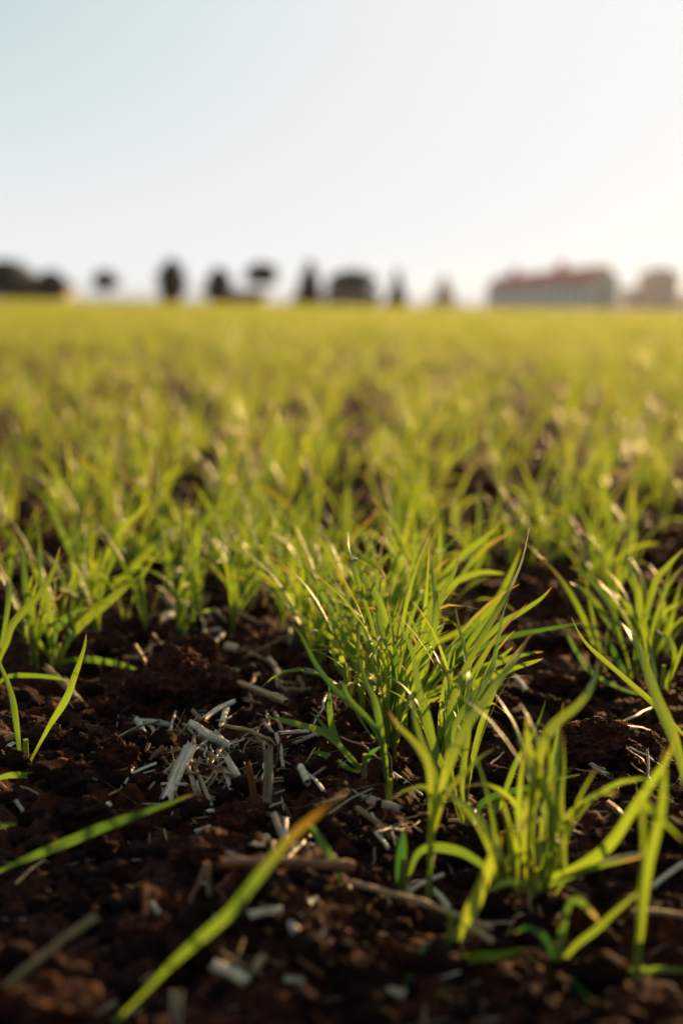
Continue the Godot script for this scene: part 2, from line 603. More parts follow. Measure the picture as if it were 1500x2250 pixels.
# ---------------------------------------------------------------- the scene
func v(x: float, y: float) -> Vector2:
	return Vector2(x, y)

func _ready() -> void:
	rng.seed = 20240611
	lump.noise_type = FastNoiseLite.TYPE_SIMPLEX_SMOOTH
	lump.frequency = 1.0
	lump.fractal_type = FastNoiseLite.FRACTAL_NONE
	wave.noise_type = FastNoiseLite.TYPE_SIMPLEX
	wave.seed = 5
	wave.frequency = 1.0
	wave.fractal_type = FastNoiseLite.FRACTAL_NONE

	cam = Camera3D.new()
	cam.name = "camera"
	var look := CameraAttributesPhysical.new()
	look.frustum_focal_length = 33.333
	look.frustum_near = 0.05
	look.frustum_far = 6000.0
	look.frustum_focus_distance = 0.80
	look.exposure_aperture = 2.75
	cam.attributes = look
	cam.fov = 39.6
	cam.near = 0.05
	cam.far = 6000.0
	add_child(cam)
	cam.position = EYE
	cam.basis = Basis(Vector3.RIGHT, deg_to_rad(-PITCH)) * Basis(Vector3.BACK, deg_to_rad(ROLL))

	var az := deg_to_rad(34.0)
	var el := deg_to_rad(12.0)
	var to_sun := Vector3(sin(az) * cos(el), sin(el), -cos(az) * cos(el))
	var env := Environment.new()
	env.background_mode = Environment.BG_SKY
	env.tonemap_mode = Environment.TONE_MAPPER_LINEAR
	env.tonemap_exposure = EXPOSURE
	env.sdfgi_enabled = true
	env.ssao_enabled = true
	env.ssil_enabled = true
	env.volumetric_fog_enabled = true      # the dusty air of the evening, brighter towards the sun
	env.volumetric_fog_density = 0.0001
	env.volumetric_fog_anisotropy = 0.84
	env.volumetric_fog_albedo = Color(0.93, 0.95, 1.0)
	var sky := Sky.new()
	var pano := PanoramaSkyMaterial.new()
	pano.panorama = make_sky(to_sun)
	sky.sky_material = pano
	env.sky = sky
	var around := WorldEnvironment.new()
	around.name = "surroundings"
	around.environment = env
	add_child(around)
	var sun := DirectionalLight3D.new()
	sun.name = "sun"
	sun.light_color = Color(1.0, 0.82, 0.55)
	sun.light_energy = 1.6
	sun.light_angular_distance = 0.6
	sun.shadow_enabled = true
	add_child(sun)
	sun.basis = Basis.looking_at(-to_sun, Vector3.UP)

	make_materials()
	make_soil()
	make_field()
	make_far()
	make_heroes()
	make_rows()
	make_litter()

func make_soil() -> void:
	var xs := PackedFloat32Array()
	var zs := PackedFloat32Array()
	var x := 0.0
	var step := 0.0034
	while x < 1200.0:
		xs.append(x)
		x += step
		if x > 0.34: step = minf(step * 1.055, 100.0)
	var half := xs.duplicate()
	xs.reverse()
	xs.resize(xs.size() - 1)
	for k in xs.size(): xs[k] = -xs[k]
	xs.append_array(half)
	var z := -0.30
	step = 0.0032
	var ahead := PackedFloat32Array()
	while z > -1200.0:
		ahead.append(z)
		z -= step
		if z < -1.05: step = minf(step * 1.018, 100.0) if z > -12.0 else minf(step * 1.2, 100.0)
	z = -0.30
	step = 0.004
	while z < 1200.0:
		z += step
		step = minf(step * 1.16, 100.0)
		zs.append(z)
	zs.reverse()
	zs.append_array(ahead)
	var mb := MB.new()
	var w := xs.size()
	var pts := PackedVector3Array()
	for q in zs:
		for p in xs:
			pts.append(Vector3(p, ground(p, q), q))
	for k in zs.size():
		for j in w:
			var l := pts[k * w + maxi(j - 1, 0)]
			var r := pts[k * w + mini(j + 1, w - 1)]
			var b := pts[maxi(k - 1, 0) * w + j]
			var f := pts[mini(k + 1, zs.size() - 1) * w + j]
			mb.vert(pts[k * w + j], (b - f).cross(r - l).normalized(), Vector2(0, 0), Color.WHITE)
			
	for k in zs.size() - 1:
		for j in w - 1:
			var o := k * w + j
			mb.quad(o, o + w, o + w + 1, o + 1)
	# rows run from +z to -z, columns from -x to +x: clockwise from above needs the other order
	var flip := PackedInt32Array()
	flip.resize(mb.i.size())
	for t in range(0, mb.i.size(), 3):
		flip[t] = mb.i[t]
		flip[t + 1] = mb.i[t + 1]
		flip[t + 2] = mb.i[t + 2]
	mb.i = flip
	tag(obj("ground", mb.mesh(), soil_mat), "dark reddish brown crumbly soil of the wheat field", "", "", "structure")

# ------------------------------------------------ the crop beyond the nearest plants
func make_field() -> void:
	for kind in 3:
		var mb := MB.new()
		for r in 5:
			var zz := -0.5
			while zz < 0.5:
				zz += rng.randf_range(0.009, 0.046) * (4.5 if wave.get_noise_2d(zz * 5.0 + kind * 31.0, r * 1.9) < -0.02 else 0.8)
				var foot := Vector3((r - 2) * ROW + rng.randfn() * 0.042, 0, zz)
				var tall := rng.randf_range(0.085, 0.135)
				var az := rng.randf() * TAU
				for k in rng.randi_range(3, 5):
					grow(mb, foot, az, tall, 6, 1, 1.0, k)
					az += 2.3 + rng.randf_range(-0.6, 0.6)
		var m := mb.mesh()
		var where := []
		var zc := 0.0
		var k2 := 0
		while zc > -300.0:
			var zm := zc
			var wide := absf(zm) * 0.33 + 1.9
			var n := int(wide / (5 * ROW)) + 1
			for c in range(-n, n + 1):
				if (c + k2) % 3 != kind and (c + k2) % 3 + 3 != kind: continue
				var cx := row_at(zm) + c * 5 * ROW
				# the bed right before the camera is planted one by one
				if zm > -1.9 and absf(c) < 1: continue
				if zm > -0.1 and absf(c) < 2: continue
				var flip := 1.0 if rng.randf() < 0.5 else -1.0
				var b := Basis(Vector3.UP, 0.045 + rng.randfn() * 0.06).scaled(Vector3(1, 0.98 + 0.3 * wave.get_noise_2d(cx * 0.55, zm * 0.35) + rng.randf_range(-0.07, 0.07), 1))
				if flip < 0.0: b = b * Basis(Vector3.UP, PI)
				where.append(Transform3D(b, Vector3(cx, -0.004, zm)))
			zc -= 1.0
			k2 += 1
		many("wheat_crop", m, leaf_mat, where).set_meta("label", "dense rows of young wheat running to the far edge of the field")

# ------------------------------------------------ trees and buildings on the horizon
func make_far() -> void:
	tree("broad_tree", "broad dark tree at the left edge of the picture, tallest of its end", 8, 575, 71, 646, 205, "oval", 1700)
	tree("bushy_tree", "low wide dark tree right beside the broad tree at the left edge", 62, 603, 52, 661, 210, "spread", 1200)
	tree("round_tree", "round dark tree closing the left group, before the first wide gap", 112, 597, 39, 674, 205, "oval", 1500)
	tree("small_tree", "small dark crown alone on a thin trunk between two wide gaps at left", 228, 597, 31, 636, 210, "spread", 900)
	tree("upright_tree", "tall narrow upright dark tree left of the round one", 372, 574, 33, 674, 205, "oval", 1700)
	tree("round_tree", "round dark tree standing right of the tall upright tree", 474, 591, 34, 674, 205, "oval", 1500)
	tree("small_tree", "dark flat crown on a bare trunk left of the broad spruce", 567, 582, 40, 624, 210, "spread", 1000)
	tree("spruce_tree", "broad pointed dark spruce in the middle of the row", 671, 579, 41, 674, 205, "cone", 2000)
	tree("flat_tree", "wide flat-topped dark tree right of the broad spruce", 765, 597, 58, 634, 210, "spread", 1400)
	tree("spruce_tree", "slim pointed dark spruce, last dark tree before the buildings", 862, 597, 24, 678, 205, "cone", 1500)
	tree("spruce_tree", "faint spruce with a glare-paled grey crown standing alone left of the long barn", 963, 611, 37, 684, 900, "cone", 1200, Color(0.10, 0.12, 0.12))  # crown colour is made paler to imitate glare washing over the tree
	var shed_wall := plain(Color(0.30, 0.20, 0.15), 0.8)
	var shed_roof := plain(Color(0.10, 0.08, 0.07), 0.7)
	barn("farm_shed", "low brown shed behind the trees at the left edge", Vector3(-49, 0, -228), 1.4, 5.0, 11.0, 1.9, 2.8, 4, shed_wall, shed_roof)
	barn("farm_shed", "low brown shed behind the flat-topped tree", Vector3(1.0, 0, -228), 1.65, 5.0, 8.0, 1.7, 2.5, 3, shed_wall, shed_roof)
	barn("farm_shed", "low pale shed behind the flat crown on a bare trunk", Vector3(-16.5, 0, -232), 1.5, 5.0, 7.0, 1.4, 2.2, 3, shed_wall, shed_roof)
	var white := plain(Color(0.86, 0.74, 0.68), 0.8)
	var red := plain(Color(0.50, 0.10, 0.06), 0.7)
	# its near end stands at 221 m, its far end at 318 m
	var a := Vector3(39.65, 0, -221)
	var b := Vector3(33.4, 0, -318)
	var long_half := a.distance_to(b) / 2
	var long := barn("long_barn", "long whitish barn with a dark red roof and two roof vents", (a + b) / 2, atan2(a.x - b.x, a.z - b.z), 4.7, a.distance_to(b), 4.6, 6.75, 16, white, red)
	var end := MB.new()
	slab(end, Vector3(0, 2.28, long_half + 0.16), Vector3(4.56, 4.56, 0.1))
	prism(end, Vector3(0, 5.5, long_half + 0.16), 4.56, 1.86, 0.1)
	obj("haze_pale_end_wall", end.mesh(), plain(Color(0.92, 0.80, 0.68), 0.8), long)  # haze is put into the pale colour of this end panel
	for z in [17.0, -28.0]:
		var c := box_part("roof_vent", long, Vector3(0, 7.1, z), Vector3(1.2, 1.0, 3.1), red)
		var cap := MB.new()
		prism(cap, Vector3(0, 7.95, z), 1.7, 0.65, 3.6)
		obj("vent_cap", cap.mesh(), red, c)
	var tan_wall := plain(Color(0.74, 0.60, 0.50), 0.8)
	var tan_roof := plain(Color(0.55, 0.42, 0.34), 0.7)
	var block := barn("feed_house", "tall square tan building right of the long barn", Vector3(71.5, 0, -330), 0.1, 7.0, 8.7, 8.4, 9.7, 2, tan_wall, tan_roof)
	box_part("wing", block, Vector3(-5.6, 2.45, 0.5), Vector3(4.2, 4.9, 7.0), tan_wall)
	box_part("wing_roof", block, Vector3(-5.65, 5.02, 0.5), Vector3(4.7, 0.22, 7.6), tan_roof)
	barn("farm_shed", "low pale shed at the right edge beyond the tan building", Vector3(84.0, 0, -340), 1.6, 8.0, 14.0, 2.6, 3.9, 3, white, tan_roof)

# ------------------------------------------------ the plants one can point at
func make_heroes() -> void:
	var o := hero_plant(1024, 1838, "sharp wheat plant right of the central clump with long upright blades crossing")
	leaf(o, [v(874,1355), v(883,1383), v(899,1414), v(911,1452), v(916,1489), v(924,1530), v(937,1573), v(949,1629), v(965,1670), v(987,1715), v(1001,1760), v(1024,1834)], 30, -0.07, 0.0, -0.9, 0.6)
	leaf(o, [v(999,1329), v(1007,1375), v(1019,1423), v(1026,1467), v(1029,1496), v(1028,1547), v(1025,1613), v(1017,1672), v(1013,1723), v(1016,1778), v(1026,1834)], 28, -0.07, 0.5, 0.5, 0.75)
	leaf(o, [v(1162,1159), v(1149,1221), v(1131,1269), v(1110,1311), v(1075,1370), v(1036,1440), v(1000,1520), v(985,1590), v(988,1680), v(1005,1770), v(1022,1834)], 24, -0.10, 0.2, 0.6, 0.7)
	leaf(o, [v(1118,1313), v(1104,1350), v(1095,1400), v(1084,1455), v(1070,1490), v(1045,1530), v(1013,1570), v(990,1620), v(985,1690), v(1002,1770), v(1022,1834)], 24, -0.09, 0.1, -0.7, 0.6)
	leaf(o, [v(1060,1480), v(1040,1570), v(1020,1640), v(1012,1720), v(1021,1790), v(1030,1834)], 20, -0.03, 0.9, 0.2, 0.25)
	o = hero_plant(852, 1795, "wheat plant in front of the central clump with one tall dark green blade")
	leaf(o, [v(790,1368), v(787,1400), v(788,1442), v(799,1489), v(810,1515), v(822,1540), v(832,1585), v(840,1635), v(848,1691), v(851,1769), v(852,1795)], 26, -0.02, 0.1, 0.8, 0.25)
	leaf(o, [v(643,1374), v(658,1393), v(672,1418), v(692,1458), v(718,1495), v(748,1528), v(799,1570), v(830,1612), v(841,1660), v(849,1730), v(852,1790)], 22, -0.01, 0.3, 0.7, 0.3)
	leaf(o, [v(749,1504), v(747,1499), v(751,1501), v(757,1516), v(770,1540), v(799,1572), v(828,1615), v(842,1670), v(852,1790)], 17, 0.0, 0.2, 0.9, 0.3, 0.2, TAN)
	o = hero_plant(798, 1700, "low wheat plant at the clump's left foot, one blade stretched out left")
	leaf(o, [v(583,1573), v(603,1579), v(630,1585), v(665,1595), v(712,1610), v(749,1643), v(782,1675), v(798,1698)], 24, 0.03, 0.4, 0.5, 0.55)
	leaf(o, [v(681,1565), v(692,1574), v(706,1589), v(722,1612), v(752,1648), v(790,1690)], 16, 0.01, 0.5, 0.9, 0.3)
	leaf(o, [v(722,1505), v(724,1530), v(724,1560), v(733,1610), v(760,1660), v(794,1698)], 22, -0.01, 0.2, 0.2, 0.1)
	leaf(o, [v(686,1652), v(700,1655), v(730,1668), v(765,1688), v(798,1702)], 22, 0.02, 0.7, 0.2, 0.1)
	leaf(o, [v(836,1640), v(815,1655), v(800,1680), v(798,1700)], 20, 0.0, 0.5, 0.2, 0.1)
	o = hero_plant(864, 1665, "wheat plant in the heart of the central clump, tall sunlit blades crossing")
	leaf(o, [v(947,1229), v(950,1265), v(954,1300), v(957,1335), v(949,1390), v(925,1470), v(892,1560), v(866,1660)], 26, -0.04, 0.1, 0.5, 0.7)
	leaf(o, [v(1009,1210), v(1000,1250), v(979,1292), v(958,1330), v(943,1374), v(925,1414), v(905,1460), v(882,1530), v(866,1655)], 28, -0.05, 0.3, -0.6, 0.75)
	leaf(o, [v(839,1265), v(832,1302), v(829,1343), v(834,1380), v(849,1414), v(862,1445), v(868,1520), v(866,1655)], 24, -0.03, 0.1, 0.8, 0.65)
	leaf(o, [v(765,1168), v(768,1200), v(780,1234), v(799,1270), v(824,1305), v(845,1360), v(858,1450), v(864,1660)], 26, -0.06, 0.2, 0.5, 0.7)
	leaf(o, [v(848,1273), v(838,1254), v(815,1235), v(785,1222), v(778,1245), v(792,1300), v(822,1400), v(858,1655)], 22, -0.06, 0.2, 0.3, 0.75, 0.2, TAN)
	leaf(o, [v(846,1500), v(842,1530), v(840,1570), v(848,1620), v(860,1660)], 24, 0.0, 0.1, 0.2, 0.75, 0.05)
	leaf(o, [v(868,1400), v(867,1440), v(866,1505), v(862,1580), v(862,1660)], 24, 0.0, 0.2, 0.2, 0.2)
	leaf(o, [v(762,1462), v(759,1458), v(757,1466), v(758,1489), v(772,1540), v(810,1610), v(858,1662)], 15, 0.0, 0.1, 0.5, 0.4, 0.2, TAN)
	o = hero_plant(938, 1992, "yellow green wheat plant a step before the clump with broad soft blades")
	leaf(o, [v(902,1526), v(905,1550), v(912,1585), v(927,1635), v(944,1676), v(954,1722), v(949,1785), v(945,1850), v(942,1920), v(939,1990)], 27, -0.05, 0.2, 0.2, 0.85)
	leaf(o, [v(853,1562), v(862,1578), v(877,1598), v(905,1626), v(928,1658), v(943,1700), v(946,1790), v(942,1900), v(938,1990)], 24, -0.02, 0.1, 0.2, 0.9, 0.2)
	leaf(o, [v(1086,1645), v(1056,1663), v(1026,1692), v(995,1723), v(972,1755), v(952,1820), v(943,1900), v(939,1990)], 23, -0.03, 0.1, 0.3, 0.85)
	leaf(o, [v(1165,1388), v(1144,1430), v(1122,1463), v(1093,1496), v(1062,1544), v(1034,1580), v(1009,1624), v(988,1672), v(970,1725), v(953,1800), v(944,1900), v(939,1990)], 33, -0.08, 0.2, 0.0, 0.8, 0.12)
	leaf(o, [v(984,1640), v(975,1690), v(960,1750), v(950,1810), v(942,1890), v(938,1985)], 20, 0.0, 0.1, 0.3, 0.8)
	o = hero_plant(1086, 1832, "slim single bladed wheat plant leaning right, pointed tip over the bare soil")
	leaf(o, [v(1198,1536), v(1185,1577), v(1164,1621), v(1134,1672), v(1114,1723), v(1097,1775), v(1087,1830)], 20, -0.01, 0.1, 0.8, 0.7)
	leaf(o, [v(1273,1702), v(1237,1709), v(1170,1727), v(1120,1738), v(1080,1750), v(1050,1772), v(1060,1800), v(1084,1830)], 26, -0.02, 0.7, 0.3, 0.05)
	leaf(o, [v(1148,1812), v(1120,1812), v(1097,1813), v(1070,1816), v(1040,1826), v(1050,1838), v(1080,1834)], 26, 0.02, 0.2, 0.3, 0.1, 0.15, TAN)
	o = hero_plant(1172, 1990, "soft blurred wheat plant at lower right with many broad upright yellow blades")
	leaf(o, [v(1313,1441), v(1310,1474), v(1300,1503), v(1288,1525), v(1262,1555), v(1229,1580), v(1203,1610), v(1186,1650), v(1172,1720), v(1166,1800), v(1162,1900), v(1170,1988)], 36, -0.05, 0.0, 0.4, 0.85)
	leaf(o, [v(1157,1573), v(1157,1600), v(1159,1640), v(1170,1672), v(1178,1701), v(1168,1745), v(1159,1782), v(1155,1815), v(1151,1888), v(1168,1988)], 38, -0.01, 0.1, 0.0, 0.9)
	leaf(o, [v(1207,1786), v(1203,1760), v(1196,1740), v(1186,1705), v(1176,1735), v(1166,1790), v(1160,1900), v(1170,1988)], 32, 0.0, 0.1, 0.1, 0.9)
	leaf(o, [v(1202,1618), v(1206,1660), v(1213,1710), v(1219,1760), v(1216,1830), v(1200,1920), v(1176,1988)], 30, -0.02, 0.2, 0.1, 0.8)
	leaf(o, [v(1232,1599), v(1226,1640), v(1221,1705), v(1220,1778), v(1214,1850), v(1205,1930), v(1180,1988)], 26, -0.02, 0.6, 0.2, 0.3)
	leaf(o, [v(1237,1613), v(1238,1687), v(1233,1742), v(1235,1815), v(1239,1888), v(1240,1930), v(1205,1985)], 17, -0.02, 0.3, 0.4, 0.8)
	leaf(o, [v(1490,1600), v(1468,1660), v(1445,1695), v(1416,1740), v(1383,1789), v(1350,1840), v(1310,1880), v(1262,1908), v(1215,1925), v(1180,1945), v(1172,1985)], 40, 0.02, 0.2, 0.1, 0.8)
	leaf(o, [v(1065,1960), v(1090,1948), v(1120,1938), v(1150,1940), v(1168,1965), v(1172,1990)], 26, 0.02, 0.1, 0.2, 0.75)
	leaf(o, [v(1215,1720), v(1208,1800), v(1200,1880), v(1190,1940), v(1178,1988)], 32, 0.0, 0.9, 0.2, 0.1)
	leaf(o, [v(1425,1878), v(1370,1890), v(1300,1905), v(1250,1925), v(1200,1950), v(1175,1988)], 26, 0.03, 0.6, 0.4, 0.3, 0.2, TAN)
	o = hero_plant(1394, 2160, "near blurred wheat blade standing straight up at the lower right edge")
	leaf(o, [v(1459,1640), v(1458,1701), v(1454,1760), v(1446,1804), v(1432,1860), v(1420,1900), v(1410,1975), v(1405,2050), v(1396,2120), v(1394,2158)], 38, -0.01, 0.1, 0.1, 0.9)
	leaf(o, [v(1500,1850), v(1480,1828), v(1456,1806), v(1430,1784), v(1408,1762), v(1412,1850), v(1405,1990), v(1396,2155)], 18, 0.0, 0.1, 0.2, 0.85)
	o = hero_plant(1545, 1890, "wheat plant at the right edge with one broad blurred blade reaching up left")
	leaf(o, [v(1357,1364), v(1367,1372), v(1383,1392), v(1405,1434), v(1423,1485), v(1441,1536), v(1462,1584), v(1482,1635), v(1500,1705), v(1530,1800), v(1545,1888)], 44, -0.05, 0.1, 0.9, 0.75, 0.08)
	o = hero_plant(1560, 1730, "wheat plant at the right edge with a thin sharp blade curving in to the left")
	leaf(o, [v(1254,1355), v(1270,1390), v(1291,1419), v(1317,1443), v(1353,1474), v(1390,1507), v(1427,1540), v(1463,1577), v(1500,1615), v(1540,1670), v(1560,1728)], 19, 0.0, 0.1, 0.3, 0.8, 0.04)
	o = hero_plant(1392, 1512, "wheat plant in the right row with drooping blades and a bent upright tip")
	leaf(o, [v(1502,1206), v(1482,1225), v(1463,1247), v(1442,1270), v(1430,1305), v(1422,1338), v(1411,1371), v(1397,1410), v(1392,1505)], 26, 0.0, 0.1, 0.2, 0.7)
	leaf(o, [v(1370,1206), v(1380,1240), v(1390,1269), v(1401,1320), v(1400,1400), v(1393,1508)], 22, -0.04, 0.2, 0.2, 0.6)
	leaf(o, [v(1357,1302), v(1366,1318), v(1377,1333), v(1396,1360), v(1402,1410), v(1394,1508)], 22, 0.0, 0.1, 0.3, 0.8)
	leaf(o, [v(1251,1280), v(1266,1286), v(1282,1299), v(1306,1324), v(1328,1357), v(1353,1390), v(1375,1440), v(1390,1508)], 24, 0.02, 0.2, 0.5, 0.6)
	leaf(o, [v(1250,1245), v(1280,1261), v(1317,1298), v(1342,1335), v(1362,1400), v(1388,1505)], 22, -0.04, 0.6, 0.2, 0.3)
	leaf(o, [v(1330,1390), v(1345,1430), v(1370,1480), v(1390,1510)], 22, 0.0, 0.5, 0.2, 0.2)
	o = hero_plant(1452, 1530, "wheat plant in the right row right of the drooping one, one straight slanting blade")
	leaf(o, [v(1512,1395), v(1497,1425), v(1478,1467), v(1464,1500), v(1452,1528)], 18, 0.0, 0.1, 0.3, 0.75)
	leaf(o, [v(1441,1382), v(1456,1395), v(1473,1412), v(1480,1450), v(1460,1525)], 18, -0.03, 0.2, 0.3, 0.6)
	leaf(o, [v(1221,1360), v(1233,1378), v(1248,1402), v(1267,1436), v(1300,1480), v(1380,1520), v(1448,1530)], 18, -0.02, 0.4, 0.3, 0.35)
	leaf(o, [v(1420,1400), v(1432,1460), v(1445,1526)], 20, -0.03, 0.8, 0.2, 0.1)
	o = hero_plant(908, 1545, "wheat plant at the back right of the central clump with flat blades fanning right")
	leaf(o, [v(1211,1290), v(1192,1311), v(1170,1327), v(1141,1346), v(1115,1360), v(1092,1377), v(1062,1405), v(1010,1450), v(950,1500), v(910,1542)], 24, 0.03, 0.4, 0.3, 0.6)
	leaf(o, [v(1192,1447), v(1160,1457), v(1115,1470), v(1071,1489), v(1020,1515), v(960,1535), v(910,1545)], 32, 0.05, 0.4, 0.4, 0.75)
	leaf(o, [v(1192,1432), v(1150,1437), v(1115,1448), v(1080,1459), v(1020,1482), v(950,1520), v(908,1543)], 28, 0.02, 0.4, 0.5, 0.6)
	leaf(o, [v(1126,1421), v(1097,1445), v(1060,1470), v(1000,1500), v(910,1545)], 26, 0.04, 0.3, 0.4, 0.7)
	leaf(o, [v(1280,1369), v(1243,1374), v(1170,1387), v(1122,1397), v(1060,1420), v(980,1470), v(908,1545)], 24, -0.03, 0.7, 0.5, 0.15)
	leaf(o, [v(1100,1330), v(1060,1370), v(1020,1420), v(970,1480), v(912,1543)], 30, 0.0, 0.3, 0.4, 0.65)
	leaf(o, [v(1060,1350), v(1030,1390), v(990,1450), v(940,1510), v(908,1545)], 28, 0.0, 0.5, 0.3, 0.3)
	o = hero_plant(872, 1450, "wheat plant at the back of the central clump with blades rising above the others")
	leaf(o, [v(1104,1142), v(1082,1165), v(1060,1184), v(1022,1213), v(998,1236), v(972,1272), v(940,1330), v(905,1390), v(874,1448)], 26, 0.0, 0.2, 0.4, 0.75)
	leaf(o, [v(1144,1204), v(1126,1247), v(1108,1287), v(1089,1320), v(1040,1370), v(960,1410), v(878,1450)], 28, 0.05, 0.2, 0.4, 0.65)
	leaf(o, [v(1109,1261), v(1085,1258), v(1060,1257), v(1023,1266), v(985,1290), v(930,1360), v(876,1448)], 24, 0.0, 0.3, 0.6, 0.7)
	leaf(o, [v(844,1140), v(857,1175), v(874,1221), v(888,1265), v(900,1310), v(895,1380), v(876,1448)], 26, 0.0, 0.1, 0.3, 0.75)
	leaf(o, [v(861,1246), v(866,1280), v(868,1320), v(870,1380), v(872,1448)], 24, 0.0, 0.1, 0.1, 0.8)
	leaf(o, [v(903,1320), v(902,1365), v(895,1400), v(876,1450)], 24, 0.03, 0.2, 0.2, 0.7)
	o = hero_plant(790, 1520, "wheat plant at the left of the central clump with two narrow blades leaning left")
	leaf(o, [v(692,1268), v(698,1288), v(708,1308), v(724,1337), v(743,1371), v(759,1400), v(775,1460), v(788,1518)], 22, 0.0, 0.2, 0.5, 0.75)
	leaf(o, [v(723,1346), v(726,1380), v(729,1414), v(742,1465), v(785,1520)], 18, 0.0, 0.2, 0.2, 0.5)
	leaf(o, [v(717,1302), v(730,1325), v(750,1350), v(765,1400), v(788,1515)], 18, -0.04, 0.3, 0.4, 0.7)
	leaf(o, [v(697,1340), v(712,1356), v(740,1390), v(770,1450), v(790,1515)], 16, -0.03, 0.5, 0.5, 0.6)
	leaf(o, [v(772,1350), v(780,1420), v(788,1515)], 26, -0.02, 0.2, 0.2, 0.6)
	o = hero_plant(56, 1692, "two sharp wheat blades forming a narrow fork on bare soil at the left")
	leaf(o, [v(190,1393), v(186,1420), v(175,1456), v(161,1495), v(153,1520), v(139,1548), v(114,1587), v(90,1630), v(58,1690)], 24, 0.0, 0.0, 0.4, 0.5, 0.04)
	leaf(o, [v(-8,1430), v(2,1463), v(16,1497), v(27,1534), v(33,1569), v(39,1612), v(44,1655), v(52,1690)], 22, 0.0, 0.2, 0.6, 0.6)
	o = hero_plant(-25, 1540, "wheat plant cut by the left edge with a long twisted blade rising right")
	leaf(o, [v(133,1201), v(122,1239), v(107,1274), v(82,1310), v(46,1349), v(25,1377), v(14,1413), v(0,1449), v(-25,1538)], 26, -0.03, 0.5, 0.3, 0.65)
	leaf(o, [v(155,1497), v(138,1492), v(117,1488), v(71,1484), v(20,1486), v(-10,1510), v(-25,1540)], 17, 0.02, 0.5, 0.4, 0.55)
	leaf(o, [v(0,1240), v(10,1265), v(20,1285), v(14,1360), v(-20,1535)], 20, -0.08, 0.1, 0.2, 0.5, 0.4, TAN)
	o = hero_plant(-40, 1725, "wheat blade lying low over the soil from the left edge, pointing right")
	leaf(o, [v(171,1692), v(135,1696), v(71,1702), v(28,1702), v(0,1709), v(-40, 1724)], 26, 0.0, 0.4, 0.5, 0.5)
	o = hero_plant(-60, 1945, "long blurred wheat blade arching in from the lower left edge")
	leaf(o, [v(425,1744), v(373,1765), v(320,1783), v(270,1801), v(213,1822), v(160,1845), v(89,1874), v(28,1900), v(-60,1943)], 36, -0.03, 0.4, 0.2, 0.35)
	leaf(o, [v(38,1811), v(15,1813), v(-20,1822), v(-50,1870), v(-60,1940)], 22, -0.03, 0.2, 0.2, 0.7)
	o = hero_plant(240, 2260, "long blurred blade slanting across the lower left with an orange dried tip", "sharp wheat plants at the front", 0.0)
	leaf(o, [v(762,1738), v(735,1757), v(700,1785), v(640,1838), v(592,1895), v(545,1955), v(500,2010), v(430,2070), v(370,2125), v(320,2178), v(240,2258)], 36, -0.04, 0.2, 0.1, 0.6, 0.3, Color(0.52, 0.22, 0.03))
	o = hero_plant(985, 2100, "near blurred yellow blade leaning right at the bottom middle")
	leaf(o, [v(1100,1832), v(1088,1868), v(1074,1905), v(1045,1975), v(1015,2040), v(995,2075), v(985,2098)], 46, 0.0, 0.1, 0.1, 0.9)
	leaf(o, [v(1150,2086), v(1100,2095), v(1050,2100), v(1010,2110), v(985,2102)], 46, 0.03, 0.4, 0.3, 0.4)
	leaf(o, [v(880,2200), v(895,2160), v(915,2125), v(940,2085), v(965,2080), v(985,2098)], 40, 0.04, 0.3, 0.3, 0.15)
	leaf(o, [v(960,2185), v(985,2172), v(1010,2160), v(1000,2125), v(987,2100)], 30, 0.05, 0.3, 0.3, 0.6)
	o = hero_plant(882, 1982, "short broad dark green blade standing upright left of the yellow plant")
	leaf(o, [v(886,1826), v(884,1850), v(880,1900), v(881,1945), v(882,1980)], 38, 0.0, 0.2, 0.1, 0.05, 0.03)
	leaf(o, [v(1105,1928), v(1085,1918), v(1050,1893), v(1010,1870), v(960,1860), v(925,1868), v(905,1900), v(886,1980)], 36, 0.02, 0.4, 0.2, 0.45, 0.12, TAN)
	o = hero_plant(1530, 2140, "near blurred blade lying level across the bottom right corner")
	leaf(o, [v(1030,2162), v(1080,2152), v(1125,2146), v(1190,2142), v(1250,2140), v(1375,2135), v(1470,2130), v(1530,2138)], 38, 0.0, 0.3, 0.4, 0.5, 0.2, TAN)
	o = hero_plant(1225, 2130, "blurred dark green plant at the lower right with a blade arching to the right edge")
	leaf(o, [v(1412,1950), v(1375,1982), v(1340,2012), v(1310,2040), v(1265,2075), v(1236,2110), v(1225,2128)], 28, 0.0, 0.3, 0.3, 0.55)
	leaf(o, [v(1316,2028), v(1305,2012), v(1290,1995), v(1270,1978), v(1250,1985), v(1238,2040), v(1226,2128)], 26, 0.0, 0.2, 0.3, 0.4, 0.3, TAN)
	leaf(o, [v(1345,2240), v(1310,2205), v(1270,2170), v(1240,2140), v(1226,2130)], 30, 0.05, 0.5, 0.4, 0.05)
	leaf(o, [v(1130,2050), v(1160,2040), v(1195,2060), v(1215,2100), v(1225,2130)], 26, 0.0, 0.5, 0.4, 0.05)
	o = hero_plant(754, 1948, "short green shoot leaning left beside the long orange tipped blade", "sharp wheat plants at the front", 0.0)
	leaf(o, [v(668,1808), v(686,1820), v(700,1842), v(716,1868), v(736,1905), v(754,1946)], 30, 0.0, 0.3, 0.5, 0.25)
	o = hero_plant(130, 1462, "wheat plant in the left row with a dark green blade lying out to the right")
	leaf(o, [v(306,1472), v(280,1464), v(249,1456), v(192,1447), v(150,1452), v(130,1460)], 24, 0.03, 0.6, 0.4, 0.1)
	leaf(o, [v(312,1262), v(292,1277), v(270,1293), v(228,1330), v(180,1370), v(150,1410), v(131,1460)], 32, -0.02, 0.4, 0.4, 0.65)
	leaf(o, [v(192,1335), v(165,1345), v(140,1362), v(118,1400), v(128,1460)], 28, 0.0, 0.4, 0.4, 0.4)
